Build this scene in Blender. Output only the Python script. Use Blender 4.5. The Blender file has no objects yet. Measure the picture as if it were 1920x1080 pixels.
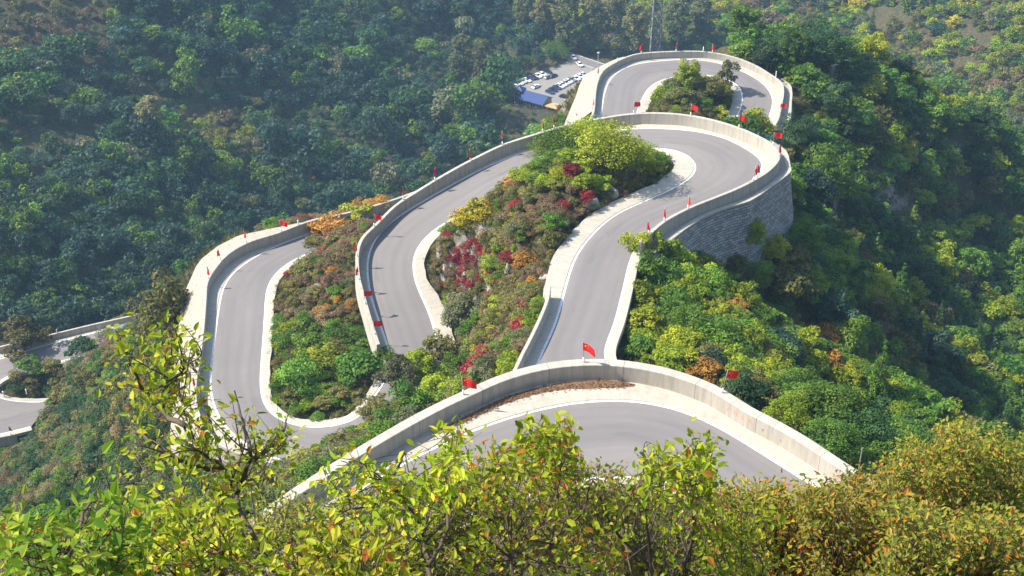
import math, random
import numpy as np
# ------------------------------------------------------------------ camera frame (pixel -> world)
FOC, CZ, PITCH = 2667.0, 300.0, math.radians(33.0)
FW = np.array([0, math.cos(PITCH), -math.sin(PITCH)]); UP = np.array([0, math.sin(PITCH), math.cos(PITCH)])
def ray(u, v):
    return FW + np.array([1.0, 0, 0])*((u-960.0)/FOC) + UP*((540.0-v)/FOC)
def P(u, v, z):                      # point on the ray at height z (relative to the camera)
    r = ray(u, v); t = z/r[2]
    return np.array([r[0]*t, r[1]*t, CZ+z])
def PD(u, v, d):                     # point on the ray at depth d
    return ray(u, v)*d + np.array([0, 0, CZ])
def project(p):
    p = np.asarray(p, float) - np.array([0, 0, CZ])
    d = p @ FW
    return 960+FOC*p[..., 0]/d, 540-FOC*(p @ UP)/d, d
def catmull(pts, per=10):
    pts = np.asarray(pts, float); n = len(pts)
    ext = np.vstack([2*pts[0]-pts[1], pts, 2*pts[-1]-pts[-2]])
    out = []
    for i in range(n-1):
        p0, p1, p2, p3 = ext[i:i+4]
        # centripetal knots keep the curve from looping
        k = [0.0]
        for a, b in ((p0, p1), (p1, p2), (p2, p3)): k.append(k[-1]+max(np.linalg.norm(b-a), 1e-6)**0.5)
        for s in range(per):
            t = k[1]+(k[2]-k[1])*s/per
            a1 = (k[1]-t)/(k[1]-k[0])*p0+(t-k[0])/(k[1]-k[0])*p1
            a2 = (k[2]-t)/(k[2]-k[1])*p1+(t-k[1])/(k[2]-k[1])*p2
            a3 = (k[3]-t)/(k[3]-k[2])*p2+(t-k[2])/(k[3]-k[2])*p3
            b1 = (k[2]-t)/(k[2]-k[0])*a1+(t-k[0])/(k[2]-k[0])*a2
            b2 = (k[3]-t)/(k[3]-k[1])*a2+(t-k[1])/(k[3]-k[1])*a3
            out.append((k[2]-t)/(k[2]-k[1])*b1+(t-k[1])/(k[2]-k[1])*b2)
    out.append(pts[-1])
    return np.array(out)
def resample(c, step):
    d = np.r_[0, np.cumsum(np.linalg.norm(np.diff(c, axis=0), axis=1))]
    n = max(2, int(d[-1]/step)+1); t = np.linspace(0, d[-1], n)
    return np.stack([np.interp(t, d, c[:, k]) for k in range(c.shape[1])], 1)
# road stations: outer line px, inner line px, height.  "outer" is always the side of the parapet
ROADS = {
 'N': [((455,1040),(560,1130),-73.0),((640,940),(765,1020),-72.5),((763,865),(905,955),-72.2),((890,805),(1010,915),-72),((973,778),(1070,902),-72),((1057,757),(1130,896),-72),((1140,750),(1185,895),-72),
       ((1207,752),(1222,900),-72),((1313,782),(1267,909),-72),((1413,840),(1330,950),-72),((1497,893),(1395,1000),-72),((1560,933),(1455,1045),-72),((1640,990),(1530,1105),-72),((1720,1050),(1600,1165),-72)],
 # straight + second bend + behind the mound + middle bend + island U-turn + left road, one continuous road; left line first
 'S': [((1240,770),(1020,800),-81.3),((1165,712),(997,722),-81.8),((1133,673),(1011,673),-82.2),((1153,607),(1041,607),-83.2),((1173,527),(1063,527),-84.4),((1185,480),(1080,480),-85.1),((1220,432),(1113,437),-85.9),((1270,406),(1153,403),-86.6),
       ((1330,384),(1207,378),-87.3),((1378,362),(1247,361),-87.9),((1412,338),(1280,344),-88.4),((1427,322),(1298,330),-88.7),((1432,308),(1306,313),-89.1),((1425,296),(1300,300),-89.4),((1404,282),(1283,288),-89.7),((1373,264),(1258,281),-90.1),((1338,252),(1240,279),-90.4),
       ((1293,244),(1220,278),-90.8),((1249,241),(1195,278),-91.1),((1182,241),(1150,281),-91.6),((1110,252),(1095,290),-92.1),((1030,270),(1030,312),-92.7),((960,293),(975,338),-93.3),((907,315),(930,364),-93.9),((827,358),(868,402),-95),((773,390),(822,425),-95.9),((733,415),(797,447),-96.6),
       ((703,447),(780,470),-97.3),((690,477),(774,493),-97.9),((688,503),(777,520),-98.4),((693,547),(788,550),-99.1),((707,593),(803,582),-99.9),((723,637),(815,618),-100.6),((735,680),(822,655),-101.2)],
 'U': [((822,655),(735,680),-101.2),((808,692),(726,706),-101.8),((778,745),(703,741),-102.5),((732,796),(677,777),-103.1),((680,846),(650,792),-103.5),((610,872),(617,799),-103.8),((540,868),(583,801),-104.0),((480,845),(548,795),-104.2),((425,805),(512,778),-104.4),((400,760),(494,753),-104.6),((393,713),(489,720),-104.8),
       ((397,677),(490,690),-105),((403,627),(495,627),-105.5),((410,577),(498,577),-106),((417,543),(502,538),-106.5),((433,515),(520,510),-107),((467,488),(552,487),-107.6),((517,462),(605,465),-108.4),((567,443),(650,455),-109.2),((610,428),(690,442),-110),((680,410),(745,428),-111.2),((780,380),(840,400),-112.6),((900,335),(950,360),-114),((1010,280),(1060,300),-115)],
 'T': [((1085,262),(1155,262),-115.2),((1110,240),(1180,240),-115.4),((1126,217),(1193,216),-115.6),((1129,197),(1200,195),-115.7),((1135,167),(1215,167),-115.9),((1145,147),(1227,157),-116),((1165,130),(1240,151),-116.1),((1190,120),(1256,146),-116.2),((1240,114),(1280,142),-116.4),((1290,111),(1310,140),-116.6),((1340,116),(1343,143),-116.8),((1377,127),(1362,149),-117),
       ((1415,145),(1380,158),-117.3),((1440,165),(1390,170),-117.6),((1450,185),(1392,185),-117.9),((1448,202),(1388,206),-118.2),((1440,225),(1375,230),-118.6),((1420,265),(1350,265),-119.2)],
 'B': [((420,525),(460,545),-154),((320,571),(360,592),-155.5),((220,612),(255,635),-156.7),((133,635),(150,668),-157.6),((0,673),(24,702),-158.6),((-100,712),(-12,722),-159.4),((-170,755),(-22,733),-160),((-150,812),(0,746),-160.6),((-60,826),(30,752),-161),((10,812),(63,754),-161.2),((58,800),(100,752),-161.4)],
}
ROAD3 = {}
for _n, _st in ROADS.items():
    o = catmull([P(a[0], a[1], z) for a, b, z in _st], 10); i = catmull([P(b[0], b[1], z) for a, b, z in _st], 10)
    ROAD3[_n] = (o, i)
# ------------------------------------------------------------------ traced rails (parapets, terraces)
CENTRE = {n: (o+i)/2 for n, (o, i) in ROAD3.items()}
def rail(road, pts, h, step=0.9, dense=8):
    if isinstance(road, str): road = [road]
    C_ = np.vstack([CENTRE[r] for r in road]); out = []
    for p in pts:
        hh = p[2] if len(p) > 2 else h
        z = C_[len(C_)//2, 2]-CZ+hh
        for _ in range(12):
            q = P(p[0], p[1], z)
            k = np.argmin(((C_[:, :2]-q[:2])**2).sum(1)); z = 0.5*z+0.5*(C_[k, 2]-CZ+hh)
        out.append(P(p[0], p[1], z))
    c = catmull(out, dense) if dense > 1 else np.array(out)
    return resample(c, step)
WALLS = {
 'near': rail('N', [(430,1030),(537,945),(610,896),(683,850),(777,795),(840,762),(892,738),(944,715),(1013,695),(1080,686),(1152,686),(1236,699),(1320,727),(1361,750),(1401,775),(1442,796),(1493,825),(1564,872),(1640,922),(1720,985)], 1.6),
 'gutter': rail('S', [(945,745),(965,703),(983,664),(1003,625),(1029,564),(1033,537)], 1.45, dense=4),
 'bend': rail('S', [(1196,453),(1213,438),(1243,413),(1292,387),(1337,369),(1381,351),(1426,327),(1449,308),(1457,294),(1455,283),(1442,269),(1427,260),(1390,243),(1340,227),(1290,217),(1240,213),(1190,214),(1120,224),(1060,237),(987,258),(943,273),(883,302),(827,333),(783,360),(745,385),(709,420),(683,446),(674,470),(675,515),(686,558),(701,609),(713,645)], 1.65),
 'left': rail('U', [(880,322),(740,375),(660,398),(623,406),(590,413),(559,423),(523,437),(469,454),(430,476),(404,505),(391,528),(387,569),(383,620),(376,675),(369,720),(372,765),(395,812),(437,840),(487,856),(533,869),(575,882),(620,886)], 1.5),
 'top': rail('T', [(1090,245),(1108,226),(1115,208),(1117,185),(1121,156),(1132,133),(1150,120),(1180,106),(1200,101),(1265,97),(1327,98),(1377,108),(1415,123),(1440,138),(1461,153),(1466,168),(1462,197),(1456,222),(1440,250)], 1.4),
 'low': rail('B', [(420,548),(253,591),(170,610),(83,631),(0,651),(-90,678),(-190,730),(-210,800),(-120,850),(-20,822),(30,812)], 1.4),
}
def smooth(a, k):
    if k < 2: return a
    p = np.pad(a, [(k, k)]+[(0, 0)]*(a.ndim-1), mode='reflect', reflect_type='odd'); ker = np.ones(2*k+1)/(2*k+1)
    if a.ndim == 1: return np.convolve(p, ker, 'valid')
    return np.stack([np.convolve(p[:, j], ker, 'valid') for j in range(a.shape[1])], 1)
def normals2(c):
    t = np.gradient(c[:, :2], axis=0); t /= np.linalg.norm(t, axis=1, keepdims=True)+1e-9
    return np.stack([t[:, 1], -t[:, 0]], 1)
# resampled road edges and outward normals
RD = {}
for n, (o, i) in ROAD3.items():
    k = int(np.linalg.norm(np.diff((o+i)/2, axis=0), axis=1).sum()/0.9)
    oi = resample(np.hstack([(o+i)/2, o-i]), 0.9)
    c, w = oi[:, :3], oi[:, 3:]
    o2, i2 = c+w/2, c-w/2
    for _ in range(2): o2, i2 = smooth(o2, 2), smooth(i2, 2)
    nn = (o2-i2)[:, :2]; nn /= np.linalg.norm(nn, axis=1, keepdims=True)
    no = normals2(o2); no *= np.sign((no*nn).sum(1))[:, None]
    ni = normals2(i2); ni *= np.sign((ni*-nn).sum(1))[:, None]
    RD[n] = dict(o=o2, i=i2, no=no, ni=ni)
def hit(p, d, poly):                    # distance along plan ray p+d*t to a polyline, or nan
    a = poly[:-1, :2]; b = poly[1:, :2]; e = b-a
    den = d[0]*e[:, 1]-d[1]*e[:, 0]; den = np.where(abs(den) < 1e-9, 1e-9, den)
    w = a-p
    t = (w[:, 0]*e[:, 1]-w[:, 1]*e[:, 0])/den; s = (w[:, 0]*d[1]-w[:, 1]*d[0])/den
    ok = (t > 0.1) & (t < 7.5) & (s >= -0.01) & (s <= 1.01)
    return t[ok].min() if ok.any() else float('nan')
def shoulder(pts, nrm, walls, default):
    w = np.array([min([x for x in (hit(p[:2], d, wl) for wl in walls) if x == x] or [float('nan')]) for p, d in zip(pts, nrm)])
    w = np.where(np.isnan(w), -1, w+0.25)
    w = np.where(w < 0, default, w)
    return smooth(np.clip(w, 0.4, 4.5), 1)
for n, wl, dof, dif in (('N', ['near'], 1.5, 1.2), ('S', ['bend'], 1.0, None), ('U', ['left'], 1.2, 1.0), ('T', ['top'], 1.2, None), ('B', ['low'], 1.2, 0.8)):
    r = RD[n]; m = len(r['o']); f = np.linspace(0, 1, m)
    r['wo'] = shoulder(r['o'], r['no'], [WALLS[x] for x in wl], dof)
    if n == 'S':
        u, v, _ = project(r['i'])
        di = np.where(v > 545, 1.3, np.where(u > 1040, 2.3, 1.3)); di = np.where((u > 1200) & (v < 350), 2.6, di)
        di = np.where((u < 860), 1.3, di); r['wi'] = smooth(shoulder(r['i'], r['ni'], [WALLS['gutter']], 1.0)*0+np.where(v > 545, shoulder(r['i'], r['ni'], [WALLS['gutter']], 2.0), di), 2)
    elif n == 'T': r['wi'] = np.full(m, 1.7)
    else: r['wi'] = np.full(m, dif)
TERR = {   # outer edges of the ledges outside the parapets
 'bend': rail('S', [(1225,475,0.1),(1262,447,.1),(1316,409,.1),(1373,387,.1),(1404,378,.1),(1438,356,.1),(1468,334,.1),(1482,322,.1),(1479,307,.1),(1473,284,.1),(1456,272,.4),(1444,264,.9)], .1, dense=2),
 'left': rail('U', [(555,424,0.6),(448,441,-1.0),(378,485,-2.2),(360,517,-2.6),(344,556,-3.2),(336,600,-3.6),(330,680,-4.2),(325,760,-5),(318,850,-6),(345,930,-7)], 0, dense=2),
 'topl': rail('T', [(1165,111,0.8),(1147,115,-0.2),(1115,130,-1.2),(1095,143,-2),(1080,180,-3),(1060,228,-4),(1050,262,-5)], 0, dense=2),
 'topr': rail('T', [(1464,148,0.8),(1474,154,.2),(1483,163,0),(1483,195,0),(1481,222,0),(1470,250,0)], 0, dense=2),
}
# ------------------------------------------------------------------ terrain height field
_ctl = []
def ctl(*pts):
    for u, v, z in pts: _ctl.append(P(u, v, z))
def ctw(*pts):
    for x, y, z in pts: _ctl.append(np.array([x, y, CZ+z]))
# foreground slope under the camera and down to the near bend
ctw((0,-3,-1.7),(-14,-5,-1),(14,-5,-1),(0,8,-9.5),(-12,8,-10),(12,8,-9),(0,20,-22),(-16,20,-24),(16,20,-21),(-30,20,-34),(30,20,-26),(0,40,-42),(-22,40,-46),(22,40,-40),(0,60,-62),(-22,60,-66),(24,58,-58),(45,45,-50),(-45,45,-70),(-60,0,-40),(60,0,-24),
    (0,74,-71.2),(8,82,-71.4),(14,78,-70.8),(40,70,-68),(50,80,-76),(0,-60,30),(-80,-60,10),(80,-60,30))
# inside/outside of the near bend
ctl((560,900,-84),(640,830,-92),(700,770,-99),(780,730,-98.5),(840,700,-97),(900,680,-93),(950,690,-90),(860,640,-96),(1560,800,-82),(1480,740,-82),(1640,840,-80),(1320,670,-86),(1240,680,-83.5),(1700,850,-84))
# spur of shrubs right of the straight
ctl((1200,500,-86.4),(1195,600,-84.4),(1300,540,-88.5),(1300,620,-86.5),(1400,580,-91),(1400,650,-88),(1500,640,-94),(1600,720,-97),(1680,780,-99),(1260,480,-88.5))
ctw((30,140,-101),(38,128,-106),(45,120,-110),(55,112,-114),(40,150,-108),(44,165,-109),(46,178,-112),(62,150,-128),(75,130,-132),(90,110,-130),(70,175,-134),(85,150,-142),(110,130,-145),(60,95,-96),(80,85,-100))
ctl((1900,900,-92),(1850,830,-100))
# the wooded flank on the right
ctl((1560,330,-128),(1650,300,-134),(1520,180,-121),(1560,130,-123),(1500,100,-121),(1620,150,-126),(1700,185,-133),(1800,228,-142),(1900,270,-151),(2020,320,-162),(2150,380,-172),(1750,280,-145),(1900,350,-158),(1800,420,-160),(1900,520,-166),(1700,480,-152),(1850,650,-160),(1740,650,-148),(1900,760,-146),(1640,560,-140),(1580,480,-128),(1420,90,-121),(1350,85,-122))
ctl((1900,200,-225),(1750,150,-215),(1650,110,-190),(1920,60,-235),(1750,50,-238),(1600,60,-250),(1450,50,-268),(1350,40,-275),(1920,-100,-200),(1700,-100,-215),(1450,-100,-235),(1250,-100,-240),(1200,40,-272),(1250,80,-268),(2300,300,-190),(2300,0,-190),(2300,700,-150),(2600,900,-100))
ctw((150,370,-215),(200,420,-245),(110,400,-228),(60,330,-172),(40,300,-140),(90,450,-262))
# mound between the straight and the middle bend
ctl((1000,560,-88.5),(980,610,-90),(950,500,-88.5),(900,440,-87),(1000,400,-85),(1090,365,-84.5),(1110,300,-84),(1160,290,-85.5),(1000,320,-86),(905,395,-89),(862,425,-91),(838,462,-93.2),(832,505,-94.5),(850,545,-94.8),(900,570,-93),(1040,430,-84.5),(1180,310,-86.5),(1020,480,-86.2),(940,620,-92),(890,610,-95.5))
# island between left road and middle bend, and around it
ctl((600,500,-103.2),(650,600,-102),(600,700,-103.6),(550,600,-105),(640,440,-104),(690,690,-102.3),(560,745,-104.2),(720,380,-108),(640,750,-103.4),(545,520,-106.4))
# inside the top loop and round it
ctl((1300,180,-115),(1250,200,-115),(1340,170,-116),(1300,215,-113),(1420,235,-112),(1500,260,-116),(1230,160,-116))
# left flank down to the low road, valley and the mountain opposite
ctl((310,580,-120),(280,660,-131),(250,750,-140),(160,720,-150),(150,850,-143),(300,930,-117),(50,900,-150),(200,950,-128),(60,690,-158),(150,690,-156),(30,960,-140),(250,620,-148),(370,870,-112),(420,890,-107),(480,900,-103))
ctw((-120,300,-215),(-90,330,-236),(-40,300,-205),(-20,260,-165),(0,300,-200),(30,340,-225),(-160,260,-205),(-150,200,-175),(-60,270,-190),(-170,120,-160),(-110,120,-140),(-10,400,-250),(-60,380,-248))
ctl((100,450,-238),(100,300,-232),(100,150,-218),(100,0,-198),(-100,0,-185),(-100,300,-222),(350,450,-243),(350,300,-240),(350,150,-226),(350,0,-205),(500,300,-246),(500,150,-240),(500,0,-222),(650,250,-252),(650,120,-252),(650,0,-240),(800,150,-260),(800,50,-262),(800,0,-258),
    (-300,450,-225),(-300,200,-190),(-300,0,-165),(100,-150,-160),(350,-150,-175),(600,-150,-200),(850,-150,-225),(1050,-150,-240),(-300,-200,-110),(-100,-200,-130))
LOT_Z = -262.0
ctl((955,165,LOT_Z),(1000,140,LOT_Z),(1060,118,LOT_Z),(1100,150,LOT_Z),(1060,210,LOT_Z),(1010,200,LOT_Z),(1120,110,LOT_Z),(1150,130,LOT_Z),(950,220,-262),(900,240,-258),(1000,85,-263),(940,80,-264),(1020,90,-263),(1100,60,-266),(980,50,-266),(1050,20,-266),(1000,0,-264),(1150,180,LOT_Z))
for n, r in RD.items():
    s = slice(None, None, 4)
    for a, b, na, wo in zip(r['o'][s], r['i'][s], r['no'][s], r['wo'][s]):
        _ctl.append((a+b)/2-[0, 0, .4])
        q = a.copy(); q[:2] += na*(wo+1.6); q[2] -= {'N': 1.5, 'S': 2.5, 'U': 1.2, 'T': 2.5, 'B': 2.5}[n]
        if not any((np.hypot(*(TERR[t][:, :2]-a[:2]).T) < 6).any() for t in TERR): _ctl.append(q)
    for b, nb, wi in zip(r['i'][s], r['ni'][s], r['wi'][s]):
        q = b.copy(); q[:2] += nb*(wi+.5); q[2] -= .3; _ctl.append(q)
for t, dz, of in (('bend', 11.5, 2.6), ('left', .6, .5), ('topl', .6, .5), ('topr', 5, 1.5)):
    e = TERR[t]; nrm = normals2(e); rd = {'bend': 'S', 'left': 'U', 'topl': 'T', 'topr': 'T'}[t]; cc = CENTRE[rd]
    for q, d in list(zip(e, nrm))[::3]:
        k = np.argmin(((cc[:, :2]-q[:2])**2).sum(1)); d = d*(1 if d @ (q[:2]-cc[k][:2]) > 0 else -1)
        dd = dz if t != 'bend' else dz*min(1, max(.35, (q[0]-14)/12))
        a = q.copy(); a[:2] += d*of; a[2] -= dd; _ctl.append(a)
        if t == 'topl':
            a = q.copy(); a[:2] += d*6; a[2] -= 10; _ctl.append(a); a = q.copy(); a[:2] += d*16; a[2] -= 24; _ctl.append(a)
        a = q.copy(); a[:2] -= d*.5; a[2] -= 1.2+dd*.3; _ctl.append(a)
_c = np.array(_ctl); _keep = []
for k in range(len(_c)):                      # drop near-duplicates so the solve stays well posed
    if all((abs(_c[k, 0]-_c[j, 0])+abs(_c[k, 1]-_c[j, 1])) > 0.8 for j in _keep): _keep.append(k)
_c = _c[_keep]
_n = len(_c)
_A = np.zeros((_n+3, _n+3)); _d = np.sqrt(((_c[:, None, :2]-_c[None, :, :2])**2).sum(-1)); _A[:_n, :_n] = -_d-np.eye(_n)*-0.02
_A[:_n, _n] = _A[_n, :_n] = 1; _A[:_n, _n+1:] = _c[:, :2]/100; _A[_n+1:, :_n] = _c[:, :2].T/100
_w = np.linalg.solve(_A, np.r_[_c[:, 2], 0, 0, 0])
_rs = np.vstack([np.hstack([(r['o']+r['i'])/2, r['o'][:, :2], r['i'][:, :2], r['wo'][:, None], r['wi'][:, None]]) for r in RD.values()])
def _vn(x, y, s, seed):
    """cheap value noise on arrays"""
    x = x/s; y = y/s; xi = np.floor(x).astype(np.int64); yi = np.floor(y).astype(np.int64); fx = x-xi; fy = y-yi
    fx = fx*fx*(3-2*fx); fy = fy*fy*(3-2*fy)
    def hsh(a, b):
        h = (a*374761393+b*668265263+seed*974634777) & 0xffffffff; h = ((h ^ (h >> 13))*1274126177) & 0xffffffff
        return ((h ^ (h >> 16)) & 0xffff)/65535.0
    return (hsh(xi, yi)*(1-fx)+hsh(xi+1, yi)*fx)*(1-fy)+(hsh(xi, yi+1)*(1-fx)+hsh(xi+1, yi+1)*fx)*fy
def road_dist(x, y):
    """distance beyond the paved edge of the nearest road (negative on it), its height, +1 outer side / -1 inner side"""
    best = np.full(len(x), 1e9); zr = np.zeros(len(x)); side = np.zeros(len(x))
    for c in _rs:
        dx = x-c[0]; dy = y-c[1]
        ox, oy = c[3]-c[5], c[4]-c[6]; hw = math.hypot(ox, oy)/2; ox /= 2*hw; oy /= 2*hw
        lat = dx*ox+dy*oy
        lon = np.abs(dx*-oy+dy*ox); d = np.hypot(np.maximum(lon-0.6, 0), np.where(lat > 0, np.maximum(lat-hw-c[7], 0), np.maximum(-lat-hw-c[8], 0)))
        d = np.where(d <= 0, -1.0, d)
        m = d < best; best[m] = d[m]; zr[m] = c[2]; side[m] = np.where(lat[m] > 0, 1, -1)
    return best, zr, side
def _raw(X, Y):
    d = np.sqrt((X[:, None]-_c[None, :, 0])**2+(Y[:, None]-_c[None, :, 1])**2)
    return -d @ _w[:_n]+_w[_n]+X/100*_w[_n+1]+Y/100*_w[_n+2]
_bx = np.arange(-1000, 1001, 16.0); _by = np.arange(-200, 1450, 16.0); _BX, _BY = np.meshgrid(_bx, _by); _BZ = np.concatenate([_raw(X, Y) for X, Y in zip(np.array_split(_BX.ravel(), 4), np.array_split(_BY.ravel(), 4))]).reshape(_BX.shape)
_k = np.exp(-.5*(np.arange(-9, 10)*16/46.0)**2); _k /= _k.sum()
for _ax in (0, 1): _BZ = np.apply_along_axis(lambda r: np.convolve(np.pad(r, 9, mode='reflect', reflect_type='odd'), _k, 'valid'), _ax, _BZ)
def _far(x, y):
    i = np.clip(((x+1000)/16).astype(int), 0, len(_bx)-2); j = np.clip(((y+200)/16).astype(int), 0, len(_by)-2); fx = (x-_bx[i])/16; fy = (y-_by[j])/16
    return _BZ[j, i]*(1-fx)*(1-fy)+_BZ[j, i+1]*fx*(1-fy)+_BZ[j+1, i]*(1-fx)*fy+_BZ[j+1, i+1]*fx*fy
def height(x, y):
    x = np.atleast_1d(np.asarray(x, float)).ravel(); y = np.atleast_1d(np.asarray(y, float)).ravel()
    z = np.empty(len(x))
    for a in range(0, len(x), 20000):
        X = x[a:a+20000]; Y = y[a:a+20000]
        d = np.sqrt((X[:, None]-_c[None, :, 0])**2+(Y[:, None]-_c[None, :, 1])**2)
        z[a:a+20000] = -d @ _w[:_n]+_w[_n]+X/100*_w[_n+1]+Y/100*_w[_n+2]
    far = np.clip((np.hypot(x*1.1, y-160)-125-95*np.clip(x/60, 0, 1))/110, 0, 1); z = z*(1-far)+_far(x, y)*far
    z += (_vn(x, y, 7, 1)-.5)*0.9*(1-far)+(_vn(x, y, 30, 2)-.5)*9*far+(_vn(x, y, 75, 3)-.5)*16*far
    near = (np.abs(x) < 135) & (y > 55) & (y < 285)
    if near.any():
        b, zr, side = road_dist(x[near], y[near]); zz = z[near]
        zz = np.maximum(zz, zr-0.7-np.maximum(b-0.3, 0)*np.where(side < 0, 0.9, 3.0)-np.where(side > 0, 5.0, 0))
        zz = np.minimum(zz, zr-0.35+np.maximum(b-0.9, 0)*np.where(side < 0, 1.9, 0.8))
        z[near] = zz
    # level car park
    u, v, _ = project(np.stack([x, y, np.full(len(x), CZ+LOT_Z)], 1))
    lot = np.clip(np.minimum.reduce([(u-945)/8, (1180-u)/8, (v-84)/5, (232-v)/6]), 0, 1)
    return z*(1-lot)+lot*(CZ+LOT_Z-0.25)
# ------------------------------------------------------------------ blender helpers
import bpy
SC = bpy.context.scene; COL = SC.collection
rng = np.random.default_rng(11); random.seed(7)
def make_mesh(name, V, F, mats, midx=None, smooth_=False, uv=None, attrs=None):
    """V (n,3); F list/array of faces (array (m,4) or (m,3), or list of tuples)"""
    me = bpy.data.meshes.new(name); V = np.asarray(V, np.float32)
    if isinstance(F, np.ndarray):
        k = F.shape[1]; m = len(F); fl = F.astype(np.int32).ravel(); st = np.arange(m, dtype=np.int32)*k
    else:
        m = len(F); ln = np.array([len(f) for f in F], np.int32); st = (np.cumsum(ln)-ln).astype(np.int32); fl = np.array([i for f in F for i in f], np.int32)
    me.vertices.add(len(V)); me.vertices.foreach_set('co', V.ravel())
    me.loops.add(len(fl)); me.loops.foreach_set('vertex_index', fl)
    me.polygons.add(m); me.polygons.foreach_set('loop_start', st)
    if midx is not None: me.polygons.foreach_set('material_index', np.asarray(midx, np.int32))
    me.polygons.foreach_set('use_smooth', np.full(m, bool(smooth_)))
    if uv is not None:
        ul = me.uv_layers.new(name='UVMap'); ul.data.foreach_set('uv', np.asarray(uv, np.float32)[fl].ravel())
    for an, av in (attrs or {}).items():
        at = me.attributes.new(an, 'FLOAT', 'FACE'); at.data.foreach_set('value', np.asarray(av, np.float32))
    for mt in (mats if isinstance(mats, (list, tuple)) else [mats]): me.materials.append(mt)
    me.update(calc_edges=True); me.validate(); return me
def link(name, me, parent=None, loc=None, label=None, cat=None, group=None, kind=None):
    o = bpy.data.objects.new(name, me); COL.objects.link(o)
    if parent: o.parent = parent
    if loc is not None: o.location = loc
    for k, v in (('label', label), ('category', cat), ('group', group), ('kind', kind)):
        if v: o[k] = v
    return o
def empty(name, loc, label, cat, group=None, rz=0.0):
    o = link(name, None, None, loc, label, cat, group); o.empty_display_size = .2; o.rotation_euler = (0, 0, rz); return o
def ribbon(rails, close=False):
    """rails: list of (n,3) arrays -> V, F, UV(arc length, profile length)"""
    n = len(rails[0]); V = np.vstack(rails); k = len(rails)
    arc = np.r_[0, np.cumsum(np.linalg.norm(np.diff(rails[0], axis=0), axis=1))]
    prof = [np.zeros(n)]
    for a, b in zip(rails[:-1], rails[1:]): prof.append(prof[-1]+np.linalg.norm(b-a, axis=1))
    UV = np.vstack([np.stack([arc, p], 1) for p in prof])
    j = np.arange(n-1); F = np.vstack([np.stack([r*n+j, r*n+j+1, (r+1)*n+j+1, (r+1)*n+j], 1) for r in range(k-1)])
    return V, F, UV
class MB:                                # mesh builder for the small man-made things
    def __init__(s): s.V = []; s.F = []; s.M = []
    def add(s, V, F, m=0):
        b = len(s.V); s.V += [tuple(v) for v in V]; s.F += [tuple(b+i for i in f) for f in F]; s.M += [m]*len(F); return s
    def box(s, lo, hi, m=0, bev=0.0):
        x0, y0, z0 = lo; x1, y1, z1 = hi
        V = [(x, y, z) for z in (z0, z1) for y in (y0, y1) for x in (x0, x1)]
        return s.add(V, [(0, 2, 3, 1), (4, 5, 7, 6), (0, 1, 5, 4), (2, 6, 7, 3), (0, 4, 6, 2), (1, 3, 7, 5)], m)
    def tube(s, pts, rad, n=6, m=0, cap=True):
        pts = [np.array(p, float) for p in pts]; rad = rad if isinstance(rad, (list, tuple, np.ndarray)) else [rad]*len(pts); b = len(s.V)
        for i, p in enumerate(pts):
            t = pts[min(i+1, len(pts)-1)]-pts[max(i-1, 0)]; t /= np.linalg.norm(t)+1e-9
            a = np.cross(t, (0, 0, 1) if abs(t[2]) < .9 else (1, 0, 0)); a /= np.linalg.norm(a); c = np.cross(t, a)
            for k in range(n):
                an = 2*math.pi*k/n; s.V.append(tuple(p+rad[i]*(a*math.cos(an)+c*math.sin(an))))
        for i in range(len(pts)-1):
            for k in range(n): s.F.append((b+i*n+k, b+i*n+(k+1) % n, b+(i+1)*n+(k+1) % n, b+(i+1)*n+k)); s.M.append(m)
        if cap: s.F += [tuple(b+k for k in range(n-1, -1, -1)), tuple(b+(len(pts)-1)*n+k for k in range(n))]; s.M += [m, m]
        return s
    def mesh(s, name, mats, smooth_=False): return make_mesh(name, np.array(s.V), s.F, mats, s.M, smooth_)
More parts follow.
